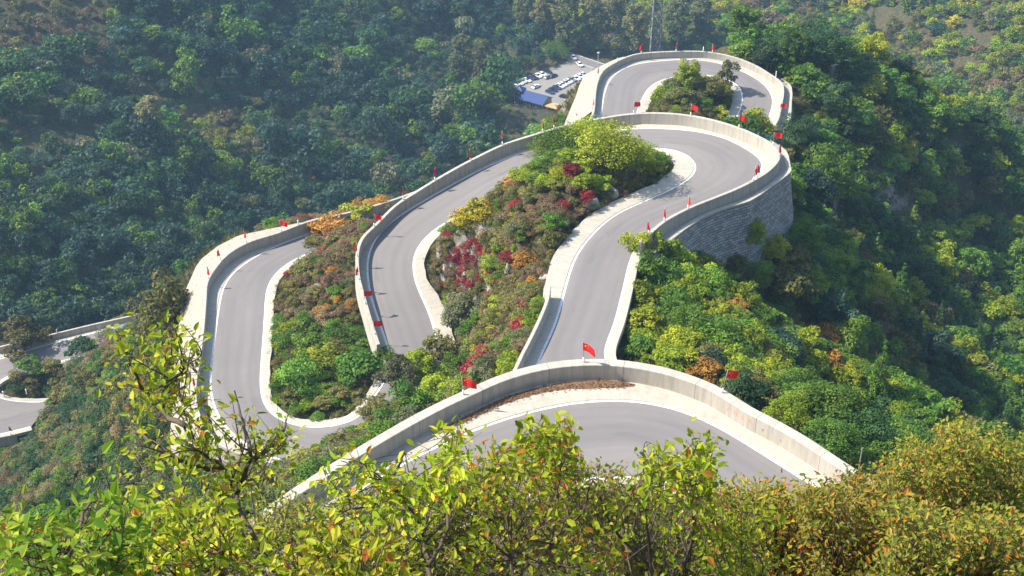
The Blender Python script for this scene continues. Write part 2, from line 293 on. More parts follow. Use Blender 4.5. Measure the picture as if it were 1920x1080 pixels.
# ------------------------------------------------------------------ materials
def newmat(name):
    m = bpy.data.materials.new(name); m.use_nodes = True; nt = m.node_tree; nt.nodes.clear()
    out = nt.nodes.new('ShaderNodeOutputMaterial'); return m, nt, out
class NG:
    def __init__(s, nt): s.nt = nt
    def n(s, t, **kw):
        nd = s.nt.nodes.new('ShaderNode'+t)
        for k, v in kw.items():
            if k in nd.inputs.keys() if False else hasattr(nd, k): setattr(nd, k, v)
        return nd
    def l(s, a, b): s.nt.links.new(a, b)
    def val(s, nd, name, v):
        nd.inputs[name].default_value = v
    def math(s, op, a, b=None, clamp=False):
        nd = s.nt.nodes.new('ShaderNodeMath'); nd.operation = op; nd.use_clamp = clamp
        for i, x in enumerate((a, b)):
            if x is None: continue
            if isinstance(x, (int, float)): nd.inputs[i].default_value = x
            else: s.l(x, nd.inputs[i])
        return nd.outputs[0]
    def noise(s, vec, scale, detail=4, rough=.55, dist=0):
        nd = s.nt.nodes.new('ShaderNodeTexNoise'); nd.inputs['Scale'].default_value = scale; nd.inputs['Detail'].default_value = detail
        nd.inputs['Roughness'].default_value = rough; nd.inputs['Distortion'].default_value = dist
        if vec is not None: s.l(vec, nd.inputs['Vector'])
        return nd.outputs['Fac']
    def mapv(s, vec, sc, loc=(0, 0, 0)):
        nd = s.nt.nodes.new('ShaderNodeMapping'); nd.inputs['Scale'].default_value = sc; nd.inputs['Location'].default_value = loc; s.l(vec, nd.inputs['Vector']); return nd.outputs[0]
    def ramp(s, fac, stops, interp='LINEAR'):
        nd = s.nt.nodes.new('ShaderNodeValToRGB'); cr = nd.color_ramp; cr.interpolation = interp
        while len(cr.elements) < len(stops): cr.elements.new(.5)
        for e, (p, c) in zip(cr.elements, stops): e.position = p; e.color = (*c, 1) if len(c) == 3 else c
        s.l(fac, nd.inputs['Fac']); return nd.outputs['Color']
    def mix(s, fac, a, b, mode='MIX'):
        nd = s.nt.nodes.new('ShaderNodeMix'); nd.data_type = 'RGBA'; nd.blend_type = mode
        for x, i in ((fac, 0), (a, 6), (b, 7)):
            if isinstance(x, (int, float)): nd.inputs[i].default_value = x
            elif isinstance(x, tuple): nd.inputs[i].default_value = (*x, 1)
            else: s.l(x, nd.inputs[i])
        return nd.outputs[2]
    def bsdf(s, col, rough=.8, metal=0, spec=.3, bump=None, bs=.3, bd=.05):
        nd = s.nt.nodes.new('ShaderNodeBsdfPrincipled')
        if isinstance(col, tuple): nd.inputs['Base Color'].default_value = (*col, 1)
        else: s.l(col, nd.inputs['Base Color'])
        nd.inputs['Roughness'].default_value = rough; nd.inputs['Metallic'].default_value = metal; nd.inputs['Specular IOR Level'].default_value = spec
        if bump is not None:
            b = s.nt.nodes.new('ShaderNodeBump'); b.inputs['Strength'].default_value = bs; b.inputs['Distance'].default_value = bd; s.l(bump, b.inputs['Height']); s.l(b.outputs[0], nd.inputs['Normal'])
        return nd
    def obj(s): return s.nt.nodes.new('ShaderNodeTexCoord').outputs['Object']
    def uv(s): return s.nt.nodes.new('ShaderNodeTexCoord').outputs['UV']
    def rnd(s): return s.nt.nodes.new('ShaderNodeObjectInfo').outputs['Random']
    def attr(s, a):
        nd = s.nt.nodes.new('ShaderNodeAttribute'); nd.attribute_name = a; return nd.outputs['Fac']
    def sep(s, v):
        nd = s.nt.nodes.new('ShaderNodeSeparateXYZ'); s.l(v, nd.inputs[0]); return nd.outputs
def simple(name, col, rough=.6, metal=0, spec=.4, var=.12, scale=6):
    m, nt, out = newmat(name); g = NG(nt); n = g.noise(g.obj(), scale)
    c = g.mix(n, tuple(x*(1-var) for x in col), tuple(min(1, x*(1+var)) for x in col)); b = g.bsdf(c, rough, metal, spec); g.l(b.outputs[0], out.inputs[0]); return m
def asphalt_mat():
    m, nt, out = newmat('asphalt'); g = NG(nt); o = g.obj(); uv = g.uv(); sx = g.sep(uv)
    big = g.noise(g.mapv(uv, (.035, .35, 1)), 1, 3); mid = g.noise(o, .5, 5); fine = g.noise(o, 14, 3, .7)
    c = g.ramp(big, [(.3, (.166, .149, .140)), (.7, (.226, .205, .193))])
    c = g.mix(g.math('MULTIPLY', mid, .55), c, (.132, .123, .122)); 
    # tyre-polished tracks: two darker bands across the profile
    w = g.math('ABSOLUTE', g.math('SINE', g.math('MULTIPLY', sx[1], 2.1)))
    c = g.mix(g.math('MULTIPLY', g.math('POWER', w, 3), .20), c, (.105, .098, .099))
    c = g.mix(g.math('MULTIPLY', fine, .3), c, (.24, .23, .225))
    # patched repairs and thin cracks
    vo = nt.nodes.new('ShaderNodeTexVoronoi'); vo.feature = 'DISTANCE_TO_EDGE'; vo.inputs['Scale'].default_value = .16; g.l(g.mapv(o, (1, 1, 1)), vo.inputs['Vector'])
    nz = nt.nodes.new('ShaderNodeTexNoise'); nz.inputs['Scale'].default_value = .8; g.l(o, nz.inputs['Vector'])
    wr = nt.nodes.new('ShaderNodeVectorMath'); wr.operation = 'ADD'; g.l(o, wr.inputs[0]); g.l(nz.outputs['Color'], wr.inputs[1]); g.l(wr.outputs[0], vo.inputs['Vector'])
    ck = g.math('LESS_THAN', vo.outputs['Distance'], .006); ck = g.math('MULTIPLY', ck, g.math('GREATER_THAN', g.noise(o, .11, 2), .52))
    c = g.mix(g.math('MULTIPLY', ck, .12), c, (.07, .067, .066))
    pt = g.noise(g.mapv(uv, (.10, .55, 1), (3, 7, 0)), 1, 2); c = g.mix(g.math('MULTIPLY', g.math('GREATER_THAN', pt, .66), .28), c, (.115, .108, .108))
    sk = g.noise(g.mapv(uv, (.06, 6, 1)), 1, 3, .6); c = g.mix(g.ramp(sk, [(.58, (0, 0, 0)), (.74, (.3,)*3)]), c, (.10, .094, .095))
    ed = g.math('ABSOLUTE', g.math('SUBTRACT', sx[1], 3.6)); du = g.math('MULTIPLY', g.math('GREATER_THAN', ed, 2.6), g.noise(o, 1.1, 5, .7)); c = g.mix(g.math('MULTIPLY', du, .5), c, (.26, .235, .20))
    b = g.bsdf(c, .85, 0, .25, fine, .2, .01); g.l(b.outputs[0], out.inputs[0]); return m
def concrete_mat(name, base=(.50, .47, .42), dark=(.30, .285, .26), joint=5.2, streak=.55):
    m, nt, out = newmat(name); g = NG(nt); uv = g.uv(); o = g.obj(); s = g.sep(uv)
    st = g.noise(g.mapv(uv, (2.2, .22, 1)), 1.0, 5, .65); bl = g.noise(o, .45, 5); fine = g.noise(o, 9, 4, .7)
    c = g.mix(g.ramp(st, [(.42, (0, 0, 0)), (.75, (streak,)*3)]), base, dark)
    c = g.mix(g.ramp(bl, [(.45, (0, 0, 0)), (.8, (.5,)*3)]), c, tuple(x*.72 for x in base))
    c = g.mix(g.math('MULTIPLY', fine, .25), c, tuple(x*1.12 for x in base))
    if not joint:
        dn = g.noise(o, 1.7, 6, .7); c = g.mix(g.ramp(dn, [(.5, (0, 0, 0)), (.66, (.34,)*3)]), c, (.24, .20, .15)); dn2 = g.noise(o, 5.5, 4, .7); c = g.mix(g.ramp(dn2, [(.62, (0, 0, 0)), (.7, (.28,)*3)]), c, (.15, .125, .095))
    if joint:
        fr = g.math('ABSOLUTE', g.math('SUBTRACT', g.math('FRACT', g.math('DIVIDE', s[0], joint)), .5))
        c = g.mix(g.math('MULTIPLY', g.math('GREATER_THAN', fr, .5-.03/joint), .6), c, tuple(x*.4 for x in dark))
        fb = g.math('ABSOLUTE', g.math('SUBTRACT', g.math('FRACT', g.math('DIVIDE', s[0], joint/4)), .5))
        c = g.mix(g.math('MULTIPLY', g.math('GREATER_THAN', fb, .5-.03*4/joint), .22), c, dark)
    b = g.bsdf(c, .88, 0, .2, st, .25, .02); g.l(b.outputs[0], out.inputs[0]); return m
def stone_mat():
    m, nt, out = newmat('rubble_masonry'); g = NG(nt); uv = g.uv()
    br = nt.nodes.new('ShaderNodeTexBrick'); br.offset = .5
    nz = nt.nodes.new('ShaderNodeTexNoise'); nz.inputs['Scale'].default_value = .7; nz.inputs['Detail'].default_value = 3; g.l(uv, nz.inputs['Vector'])
    ad = nt.nodes.new('ShaderNodeVectorMath'); ad.operation = 'MULTIPLY_ADD'; ad.inputs[1].default_value = (.35, .35, 0); g.l(nz.outputs['Color'], ad.inputs[0]); g.l(uv, ad.inputs[2])
    g.l(ad.outputs[0], br.inputs['Vector'])
    for k, v in (('Scale', 1.0), ('Mortar Size', .035), ('Mortar Smooth', .3), ('Bias', 0.1), ('Brick Width', .85), ('Row Height', .36)): br.inputs[k].default_value = v
    br.inputs['Color1'].default_value = (.27, .27, .268, 1); br.inputs['Color2'].default_value = (.54, .53, .51, 1); br.inputs['Mortar'].default_value = (.07, .07, .07, 1)
    n = g.noise(uv, 1.3, 5); c = g.mix(g.math('MULTIPLY', n, .5), br.outputs['Color'], (.10, .10, .10))
    n2 = g.noise(uv, 2.7, 2); c = g.mix(g.math('GREATER_THAN', n2, .73), c, (.62, .61, .58))
    b = g.bsdf(c, .9, 0, .2, g.math('SUBTRACT', 1, br.outputs['Fac']), .8, .12); g.l(b.outputs[0], out.inputs[0]); return m
def ground_mat():
    m, nt, out = newmat('soil'); g = NG(nt); o = g.obj()
    a = g.noise(o, .12, 6); b_ = g.noise(o, 1.1, 6, .65); f = g.noise(o, 7, 5, .7)
    c = g.ramp(a, [(.3, (.050, .055, .022)), (.5, (.085, .070, .035)), (.7, (.045, .060, .020))])
    c = g.mix(g.ramp(b_, [(.5, (0, 0, 0)), (.72, (.75,)*3)]), c, (.24, .195, .14))
    c = g.mix(g.math('MULTIPLY', f, .45), c, (.05, .045, .025))
    geo = nt.nodes.new('ShaderNodeNewGeometry'); sl = g.sep(geo.outputs['Normal'])[2]
    rock = g.ramp(g.noise(o, .9, 7, .7), [(.35, (.16, .145, .125)), (.65, (.42, .385, .34))])
    c = g.mix(g.ramp(g.math('ADD', sl, g.math('MULTIPLY', g.math('SUBTRACT', b_, .5), .3)), [(.48, (1, 1, 1)), (.62, (0, 0, 0))]), c, rock)
    b = g.bsdf(c, .95, 0, .1, g.math('ADD', b_, f), .9, .25); g.l(b.outputs[0], out.inputs[0]); return m
def rock_mat():
    m, nt, out = newmat('limestone'); g = NG(nt); o = g.obj()
    n = g.noise(o, .7, 7, .7); n2 = g.noise(g.mapv(o, (.6, .6, 2.4)), 1.2, 6, .7)
    c = g.ramp(n2, [(.3, (.15, .13, .11)), (.5, (.36, .325, .28)), (.7, (.52, .48, .42))]); c = g.mix(g.ramp(n, [(.5, (0, 0, 0)), (.7, (.6,)*3)]), c, (.12, .10, .07))
    b = g.bsdf(c, .9, 0, .2, n2, 1, .3); g.l(b.outputs[0], out.inputs[0]); return m
M_ASPH = asphalt_mat(); M_WALL = concrete_mat('parapet_concrete', (.44, .40, .335), (.22, .205, .175), 6.3, .8); M_SLAB = concrete_mat('shoulder_concrete', (.44, .395, .325), (.29, .255, .205), 0, .6)
M_LEDGE = concrete_mat('ledge_concrete', (.37, .325, .26), (.22, .19, .15), 0, .8); M_STONE = stone_mat(); M_SOIL = ground_mat(); M_ROCK = rock_mat()
def paint_mat():
    m, nt, out = newmat('road_paint'); g = NG(nt); o = g.obj(); n = g.noise(o, 3.5, 5, .7)
    c = g.mix(g.ramp(n, [(.48, (0, 0, 0)), (.70, (.8,)*3)]), (.74, .74, .72), (.26, .25, .24)); b = g.bsdf(c, .7); g.l(b.outputs[0], out.inputs[0]); return m
M_PAINT = paint_mat()
# ------------------------------------------------------------------ ground sheet
def axis(lo, hi, f0, f1, step, far):
    a = list(np.arange(f0, f1+.01, step)); s = step; x = f1
    while x < hi: s = min(s*1.09, far); x += s; a.append(x)
    s = step; x = f0; pre = []
    while x > lo: s = min(s*1.09, far); x -= s; pre.append(x)
    return np.array(pre[::-1]+a)
gx = axis(-900, 900, -62, 75, 1.1, 12); gy = axis(-120, 1350, 62, 275, 1.1, 12)
GX, GY = np.meshgrid(gx, gy); GZ = height(GX.ravel(), GY.ravel())
V = np.stack([GX.ravel(), GY.ravel(), GZ], 1); nx_ = len(gx); a_ = np.arange(len(V)).reshape(GX.shape)
Fq = np.stack([a_[:-1, :-1].ravel(), a_[:-1, 1:].ravel(), a_[1:, 1:].ravel(), a_[1:, :-1].ravel()], 1)
TERRAIN = link('hillside_ground', make_mesh('hillside_ground', V, Fq, M_SOIL, smooth_=True), kind='structure')
TV, TF = V, Fq
def gz(x, y):                            # bilinear lookup in the sheet
    x = np.atleast_1d(x).astype(float); y = np.atleast_1d(y).astype(float); Z = GZ.reshape(GX.shape)
    i = np.clip(np.searchsorted(gx, x)-1, 0, len(gx)-2); j = np.clip(np.searchsorted(gy, y)-1, 0, len(gy)-2)
    fx = np.clip((x-gx[i])/(gx[i+1]-gx[i]), 0, 1); fy = np.clip((y-gy[j])/(gy[j+1]-gy[j]), 0, 1)
    return Z[j, i]*(1-fx)*(1-fy)+Z[j, i+1]*fx*(1-fy)+Z[j+1, i]*(1-fx)*fy+Z[j+1, i+1]*fx*fy
# ------------------------------------------------------------------ roads
def off(p, n, d, dz=0.0):
    q = p.copy(); d = np.asarray(d); q[:, :2] += n*(d[:, None] if d.ndim else d); q[:, 2] += dz; return q
RNAME = {'N': 'near_road', 'S': 'middle_road', 'U': 'lower_road', 'T': 'far_loop_road', 'B': 'valley_road'}
for n, r in RD.items():
    o, i, no, ni, wo, wi = (r[k] for k in ('o', 'i', 'no', 'ni', 'wo', 'wi'))
    rails = [o+(i-o)*t for t in np.linspace(0, 1, 7)]
    for k, t in enumerate(np.linspace(0, 1, 7)): rails[k] = rails[k]+np.array([0, 0, .05*(1-(2*t-1)**2)])
    rails = [off(o, no, .2, -.03)]+rails+[off(i, ni, .2, -.03)]
    V, F, UV = ribbon(rails); R = link(RNAME[n], make_mesh('road', V, F, M_ASPH, smooth_=True, uv=UV), kind='structure')
    for (e, nn) in ((o, no), (i, ni)):
        V, F, UV = ribbon([off(e, nn, -.14, .012), off(e, nn, .12, .006)])
        link('edge_line', make_mesh('edge_line', V, F, M_PAINT, smooth_=True, uv=UV), parent=R)
    for (e, nn, w) in ((o, no, wo), (i, ni, wi)):
        w = np.maximum(w, .45); j = _vn(np.arange(len(w))*1.0, np.zeros(len(w)), 2.0, 5)*.25 if e is i else 0
        V, F, UV = ribbon([off(e, nn, .13, -.25), off(e, nn, .13, .05), off(e, nn, .2, .075), off(e, nn, w+j, .09), off(e, nn, w+j+.05, -.5)])
        link('concrete_shoulder', make_mesh('concrete_shoulder', V, F, M_SLAB, smooth_=False, uv=UV), parent=R)
# drift of dead leaves between shoulder and parapet of the near bend
def litter_mat():
    m, nt, out = newmat('dead_leaves'); g = NG(nt); o = g.obj(); n = g.noise(o, 9, 5, .8)
    c = g.ramp(n, [(.3, (.08, .045, .022)), (.5, (.20, .115, .062)), (.7, (.34, .22, .135))]); b = g.bsdf(c, .95, 0, .1, n, 1, .05); g.l(b.outputs[0], out.inputs[0]); return m
M_LITTER = litter_mat()
def pxc(pts, z, st=.5): return resample(catmull([P(u, v, z) for u, v in pts], 8), st)
la = pxc([(830,805),(880,778),(950,745),(1015,727),(1070,717),(1150,715),(1188,721)], -71.86); lb = pxc([(834,807),(888,783),(954,753),(1017,736),(1073,728),(1150,727),(1192,722)], -71.86)
k = 60; la = la[np.linspace(0, len(la)-1, k).astype(int)]; lb = lb[np.linspace(0, len(lb)-1, k).astype(int)]; lb[:, 1] += rng.normal(0, .06, k); lm = (la+lb)/2; lm[:, 2] += .06
V, F, UV = ribbon([la+[0, .1, 0], lm, lb-[0, 0, .03]])
nl = 1400; t = rng.integers(0, k-1, nl); s = rng.random(nl)**.8; cpos = la[t]*(1-s)[:, None]+lb[t]*s[:, None]+np.stack([rng.normal(0, .12, nl), rng.normal(0, .18, nl), rng.uniform(.03, .12, nl)], 1)
def quads(cen, nrm, size, asp=.6, jit=None):
    """diamond leaves: centre, normal, length"""
    m = len(cen); a = np.cross(nrm, rng.normal(size=(m, 3))); a /= np.linalg.norm(a, axis=1, keepdims=True)+1e-9; b = np.cross(nrm, a)
    size = np.broadcast_to(size, (m,))[:, None]; b = b/(np.linalg.norm(b, axis=1, keepdims=True)+1e-9)
    V = np.stack([cen-a*size*.5, cen+b*size*.5*asp-a*size*.05, cen+a*size*.5, cen-b*size*.5*asp-a*size*.05], 1).reshape(-1, 3)
    return V, np.arange(4*m).reshape(m, 4)
nn_ = rng.normal(size=(nl, 3)); nn_[:, 2] = abs(nn_[:, 2])+1; V2, F2 = quads(cpos, nn_/np.linalg.norm(nn_, axis=1, keepdims=True), rng.uniform(.1, .22, nl))
link('fallen_leaves', make_mesh('fallen_leaves', np.vstack([V, V2]), np.vstack([F, F2+len(V)]), M_LITTER), label='brown drift of dead leaves along the foot of the near parapet', cat='leaf litter', kind='stuff')
# ------------------------------------------------------------------ parapets
def parapet(key, h, th, drop, label, road, flip):
    w = WALLS[key]; n = normals2(w)*flip
    base = off(w, n, 0, -h-.3); V, F, UV = ribbon([base, off(w, n, 0, -h-.0), off(w, n, .0, -.04), off(w, n, .04, 0), off(w, n, th-.04, 0), off(w, n, th, -.04), off(w, n, th+.05, -h), off(w, n, th+.05+.12*(drop-h), -drop)])
    k = len(w); F = list(map(tuple, F)); ring = 8
    F += [tuple(r*k for r in range(ring)), tuple(r*k+k-1 for r in range(ring-1, -1, -1))]
    ob = link('parapet_wall', make_mesh('parapet_wall', V, F, M_WALL, uv=UV), label=label, cat='parapet wall', group='concrete parapets along the road bends')
    return ob, off(w, n, th+.03, -.02)
def side(key, road):                     # sign that turns normals2 away from the road
    w = WALLS[key]; n = normals2(w); c = CENTRE[road]
    k = [np.argmin(((c[:, :2]-p[:2])**2).sum(1)) for p in w]; return 1.0 if np.median((n*(w[:, :2]-c[k][:, :2])).sum(1)) > 0 else -1.0
WOBJ = {}; WOUT = {}
for key, road, h, th, drop, lab in (
    ('near', 'N', 1.6, .95, 7.5, 'long pale concrete parapet curving around the nearest road bend with faint red writing'),
    ('gutter', 'S', 1.45, .38, 4, 'short straight concrete wall on the left of the straight road with a gutter inside'),
    ('bend', 'S', 1.65, .45, 3.0, 'concrete parapet sweeping from the stone faced bend past the big bush to the middle road'),
    ('left', 'U', 1.5, .5, 3.0, 'concrete parapet on the left road above the wide sloping pale concrete face'),
    ('top', 'T', 1.4, .45, 3.0, 'oval concrete parapet around the far loop above the car park'),
    ('low', 'B', 1.4, .4, 5, 'grey parapet of the low valley road at the left edge')):
    WOBJ[key], WOUT[key] = parapet(key, h, th, drop, lab, road, side(key, road))
def ledge(name, key, terr, mat, drop=2.0, parent=None, sel=None, cut=None):
    e = terr; m = len(e); wo = WOUT[key]
    k = [int(np.argmin(((wo[:, :2]-p[:2])**2).sum(1))) for p in e]; a = wo[np.maximum.accumulate(k) if k[-1] >= k[0] else np.minimum.accumulate(k)].copy()
    return a, e
# sunlit battered faces below the left and far parapets
for key, tk in (('left', 'left'), ('top', 'topl')):
    a, e = ledge('', key, TERR[tk], None)
    a = smooth(a, 2); rails = [a-[0, 0, .05]]+[a+(e-a)*t+np.array([0, 0, .25*math.sin(t*3.14)]) for t in (.25, .5, .75)]+[e, e-[0, 0, 3.0]]
    V, F, UV = ribbon(rails); link('battered_face', make_mesh('battered_face', V, F, M_LEDGE, smooth_=False, uv=UV), parent=WOBJ[key])
    hb = MB()                            # weep holes
    for j in range(3, len(a)-3, 3):
        for t in (.45, .75):
            q = a[j]+(e[j]-a[j])*t; q = q+[0, 0, .25*math.sin(t*3.14)]; d = e[j]-a[j]; d /= np.linalg.norm(d); tt = np.cross(d, [0, 0, 1]); up = np.cross(tt, d); up *= np.sign(up[2])
            hb.tube([q-up*.1, q+up*.05], .085, 6)
    link('weep_holes', hb.mesh('weep_holes', simple('dark_hole', (.03, .03, .03))), parent=WOBJ[key])
# shaded ledges with a pale coping outside the right-hand parapets
for key, tk, dr in (('bend', 'bend', 15), ('top', 'topr', 9)):
    e = TERR[tk]; a, e = ledge('', key, e, None); n = normals2(e); c = a.mean(0); n *= np.sign((n*(e-a)[:, :2]).sum(1).mean())
    hh = 1.65 if key == 'bend' else 1.4
    a2 = a.copy(); a2[:, 2] -= hh-.1; a2[:, 2] = np.where(np.abs(a2[:, 2]-e[:, 2]) < 1.2, a2[:, 2], e[:, 2]); root = None
    co = .5 if key == 'bend' else .35
    st = [off(e, n, .02, -.12)]+[off(e, n, .02+.16*d, -.12-d) for d in np.arange(1.0, dr+.1, 1.0)]
    if key == 'bend':
        for q, s_ in enumerate(st[1:]): s_[:, :2] += rng.normal(0, .035, (len(e), 2))
    V, F, UV = ribbon(st)
    root = link('retaining_wall', make_mesh('retaining_wall', V, F, M_STONE if key == 'bend' else M_LEDGE, uv=UV), label='tall grey rubble stone retaining wall under the outside of the right bend' if key == 'bend' else 'narrow concrete retaining wall outside the right end of the far loop', cat='retaining wall')
    V, F, UV = ribbon([a2-[0, 0, .02], off(e, n, -co, .0)]); link('ledge', make_mesh('ledge', V, F, M_LEDGE, uv=UV), parent=root)
    V, F, UV = ribbon([off(e, n, -co, -.3), off(e, n, -co, .12), off(e, n, .12, .12), off(e, n, .12, -.10), off(e, n, .0, -.14)]); link('coping', make_mesh('coping', V, F, M_WALL, uv=UV), parent=root)
# ------------------------------------------------------------------ camera, sky, sun, air
cam = bpy.data.objects.new('camera', bpy.data.cameras.new('camera')); COL.objects.link(cam); cam.location = (0, 0, CZ); cam.rotation_euler = (math.pi/2-PITCH, 0, 0)
cam.data.sensor_width = 36; cam.data.lens = 36*FOC/1920; cam.data.clip_start = .2; cam.data.clip_end = 6000; SC.camera = cam
SUN_EL, SUN_AZ = math.radians(48), math.radians(-86)      # azimuth clockwise from +Y
w_ = bpy.data.worlds.new('World'); SC.world = w_; w_.use_nodes = True; nt = w_.node_tree; bg = nt.nodes['Background']
sk = nt.nodes.new('ShaderNodeTexSky'); sk.sky_type = 'NISHITA'; sk.sun_disc = False; sk.sun_elevation = SUN_EL; sk.sun_rotation = SUN_AZ; sk.air_density = 1.2; sk.dust_density = 1.5; sk.altitude = 300
nt.links.new(sk.outputs[0], bg.inputs['Color']); bg.inputs['Strength'].default_value = .14
sl = bpy.data.lights.new('sun', 'SUN'); sl.energy = 4.5; sl.angle = math.radians(.55); sl.color = (1, .94, .84); so = bpy.data.objects.new('sun', sl); COL.objects.link(so)
from mathutils import Vector
sdir = Vector((math.sin(SUN_AZ)*math.cos(SUN_EL), math.cos(SUN_AZ)*math.cos(SUN_EL), math.sin(SUN_EL))); so.rotation_euler = sdir.to_track_quat('Z', 'Y').to_euler(); so.location = (-200, 100, 500)
vs = SC.view_settings; vs.view_transform = 'Standard'; vs.look = 'None'; vs.exposure = .98; vs.gamma = 1
SC.cycles.max_bounces = 6; SC.cycles.diffuse_bounces = 3; SC.cycles.transmission_bounces = 4; SC.cycles.volume_bounces = 0; SC.cycles.use_denoising = True
# ------------------------------------------------------------------ foliage materials and crown meshes
def leafmat(name, c0, c1, c2, trans=.34, var=.10, rs=.42):
    m, nt, out = newmat(name); g = NG(nt); t = g.attr('t'); r = g.rnd()
    f = g.math('ADD', t, g.math('MULTIPLY', g.math('SUBTRACT', r, .5), rs), True)
    c = g.ramp(f, [(.08, c0), (.5, c1), (.95, c2)])
    hs = nt.nodes.new('ShaderNodeHueSaturation'); g.l(c, hs.inputs['Color'])
    g.l(g.math('ADD', .5-var*.22, g.math('MULTIPLY', g.math('FRACT', g.math('MULTIPLY', r, 7.31)), var*.44)), hs.inputs['Hue'])
    g.l(g.math('ADD', .72, g.math('MULTIPLY', g.math('FRACT', g.math('MULTIPLY', r, 13.7)), .56)), hs.inputs['Value'])
    b = g.bsdf(hs.outputs[0], .55, 0, .22); tr = nt.nodes.new('ShaderNodeBsdfTranslucent'); g.l(hs.outputs[0], tr.inputs['Color'])
    mx = nt.nodes.new('ShaderNodeMixShader'); mx.inputs[0].default_value = trans; g.l(b.outputs[0], mx.inputs[1]); g.l(tr.outputs[0], mx.inputs[2]); g.l(mx.outputs[0], out.inputs[0]); return m
SPEC = {   # dark / mid / light leaf colours
 'green': ((.042, .105, .012), (.105, .205, .020), (.205, .310, .032)),
 'lime': ((.120, .180, .008), (.260, .330, .014), (.420, .430, .024)),
 'dark': ((.022, .056, .018), (.042, .098, .026), (.080, .150, .036)),
 'olive': ((.085, .085, .022), (.170, .165, .040), (.275, .245, .070)),
 'rust': ((.125, .080, .042), (.235, .155, .082), (.340, .245, .135)),
 'red': ((.150, .014, .018), (.320, .034, .038), (.470, .090, .070)),
 'orange': ((.210, .110, .020), (.400, .200, .030), (.540, .300, .055)),
 'yellow': ((.280, .240, .012), (.540, .460, .020), (.660, .590, .045)),
 'grey': ((.080, .092, .040), (.155, .170, .078), (.250, .255, .130)),
 'poplar': ((.090, .105, .040), (.175, .180, .066), (.280, .260, .100)),
 'blue': ((.018, .048, .032), (.036, .084, .054), (.070, .130, .074)),  # leaf colour darkened and cooled to carry the left mountain's shade
}
LM = {k: leafmat(k+'_leaves', *v, var=.025 if k in ('red', 'orange', 'yellow') else .09) for k, v in SPEC.items()}
M_BARK = simple('bark', (.105, .082, .06), .95, 0, .1, .35, 9); M_TWIG = simple('pale_twigs', (.22, .18, .15), .95, 0, .1, .3, 9)
def fib(n): 
    k = np.arange(n)+.5; ph = np.arccos(1-2*k/n); th = math.pi*(1+5**.5)*k
    return np.stack([np.cos(th)*np.sin(ph), np.sin(th)*np.sin(ph), np.cos(ph)], 1)
def unit(v): return v/(np.linalg.norm(v, axis=-1, keepdims=True)+1e-9)
def crown(rx, rz, zc, ncl, per, leaf, cl=(.30, .46), shape='dome', seed=0, low=-.55, asp=.62, flat=.6):
    """leaf cards gathered in clumps through the volume of a crown"""
    global rng
    keep = rng; rng = np.random.default_rng(seed+100)
    d = fib(ncl*2); d = d[d[:, 2] > low]; d = d[rng.permutation(len(d))[:ncl]] if len(d) > ncl else d
    d = unit(d+rng.normal(0, .18, d.shape)); lob = 1+.22*np.sin(3*np.arctan2(d[:, 1], d[:, 0])+seed)+rng.normal(0, .10, len(d))
    rad = np.clip(rng.uniform(.45, .82, len(d))*lob, .25, .98)
    C = d*rad[:, None]
    if shape == 'cone':
        z = rng.random(len(d))**1.15; a = rng.random(len(d))*6.283; q = (1-z)**.8*.78*rng.uniform(.6, 1.05, len(d)); C = np.stack([np.cos(a)*q, np.sin(a)*q, z*2-1], 1)
    if shape == 'column':
        z = rng.uniform(-1, 1, len(d)); a = rng.random(len(d))*6.283; q = np.sqrt(np.clip(1-np.abs(z)**2.6, .02, 1))*rng.uniform(.3, .85, len(d)); C = np.stack([np.cos(a)*q, np.sin(a)*q, z], 1)
    rc = rng.uniform(*cl, len(C))
    if shape == 'cone': rc *= .35+.75*(1-(C[:, 2]+1)/2)
    P_, N_, T_ = [], [], []
    for c, r in zip(C, rc):
        n = max(6, int(per*(r/np.mean(cl))**2)); e = unit(rng.normal(size=(n, 3))); e[:, 2] = np.where(e[:, 2] < -.3, -e[:, 2]*.6, e[:, 2]); e = unit(e)
        sq = np.array([1, 1, .72]); p = c+e*sq*(r*rng.uniform(.45, 1.06, n)**.7)[:, None]
        P_.append(p); N_.append(unit(e*.9+np.array([0, 0, flat])+rng.normal(0, .55, (n, 3)))); T_.append(np.clip(rng.normal(.45, .2, n)+rng.normal(0, .14), 0, 1))
    p = np.vstack(P_); nn = np.vstack(N_); t = np.concatenate(T_)
    p = p*np.array([rx, rx, rz]); p[:, 2] += zc
    V, F_ = quads(p, nn, leaf*rng.uniform(.65, 1.35, len(p)), asp)
    rng = keep; return V, F_, t
def limbs(rx, rz, zc, h0, r0, seed, nl=6, trunk_to=.5):
    rd = random.Random(seed); mb = MB(); top = zc+rz*trunk_to; lean = (rd.uniform(-.1, .1)*rx, rd.uniform(-.1, .1)*rx)
    pts = [(0, 0, -h0)]+[(lean[0]*t, lean[1]*t, top*t) for t in (.15, .4, .7, 1)]
    mb.tube(pts, [r0*1.25, r0, r0*.8, r0*.55, r0*.25], 7)
    for k in range(nl):
        a = k*6.283/nl+rd.uniform(-.4, .4); t = rd.uniform(.3, .8); b = np.array([lean[0]*t, lean[1]*t, top*t]); e = np.array([math.cos(a)*rx*.68, math.sin(a)*rx*.68, zc+rz*rd.uniform(-.15, .6)]); m_ = (b+e)/2+np.array([0, 0, .12*rz])
        mb.tube([b, m_, e], [r0*.42, r0*.28, r0*.1], 5)
    return mb
PROTO = {}
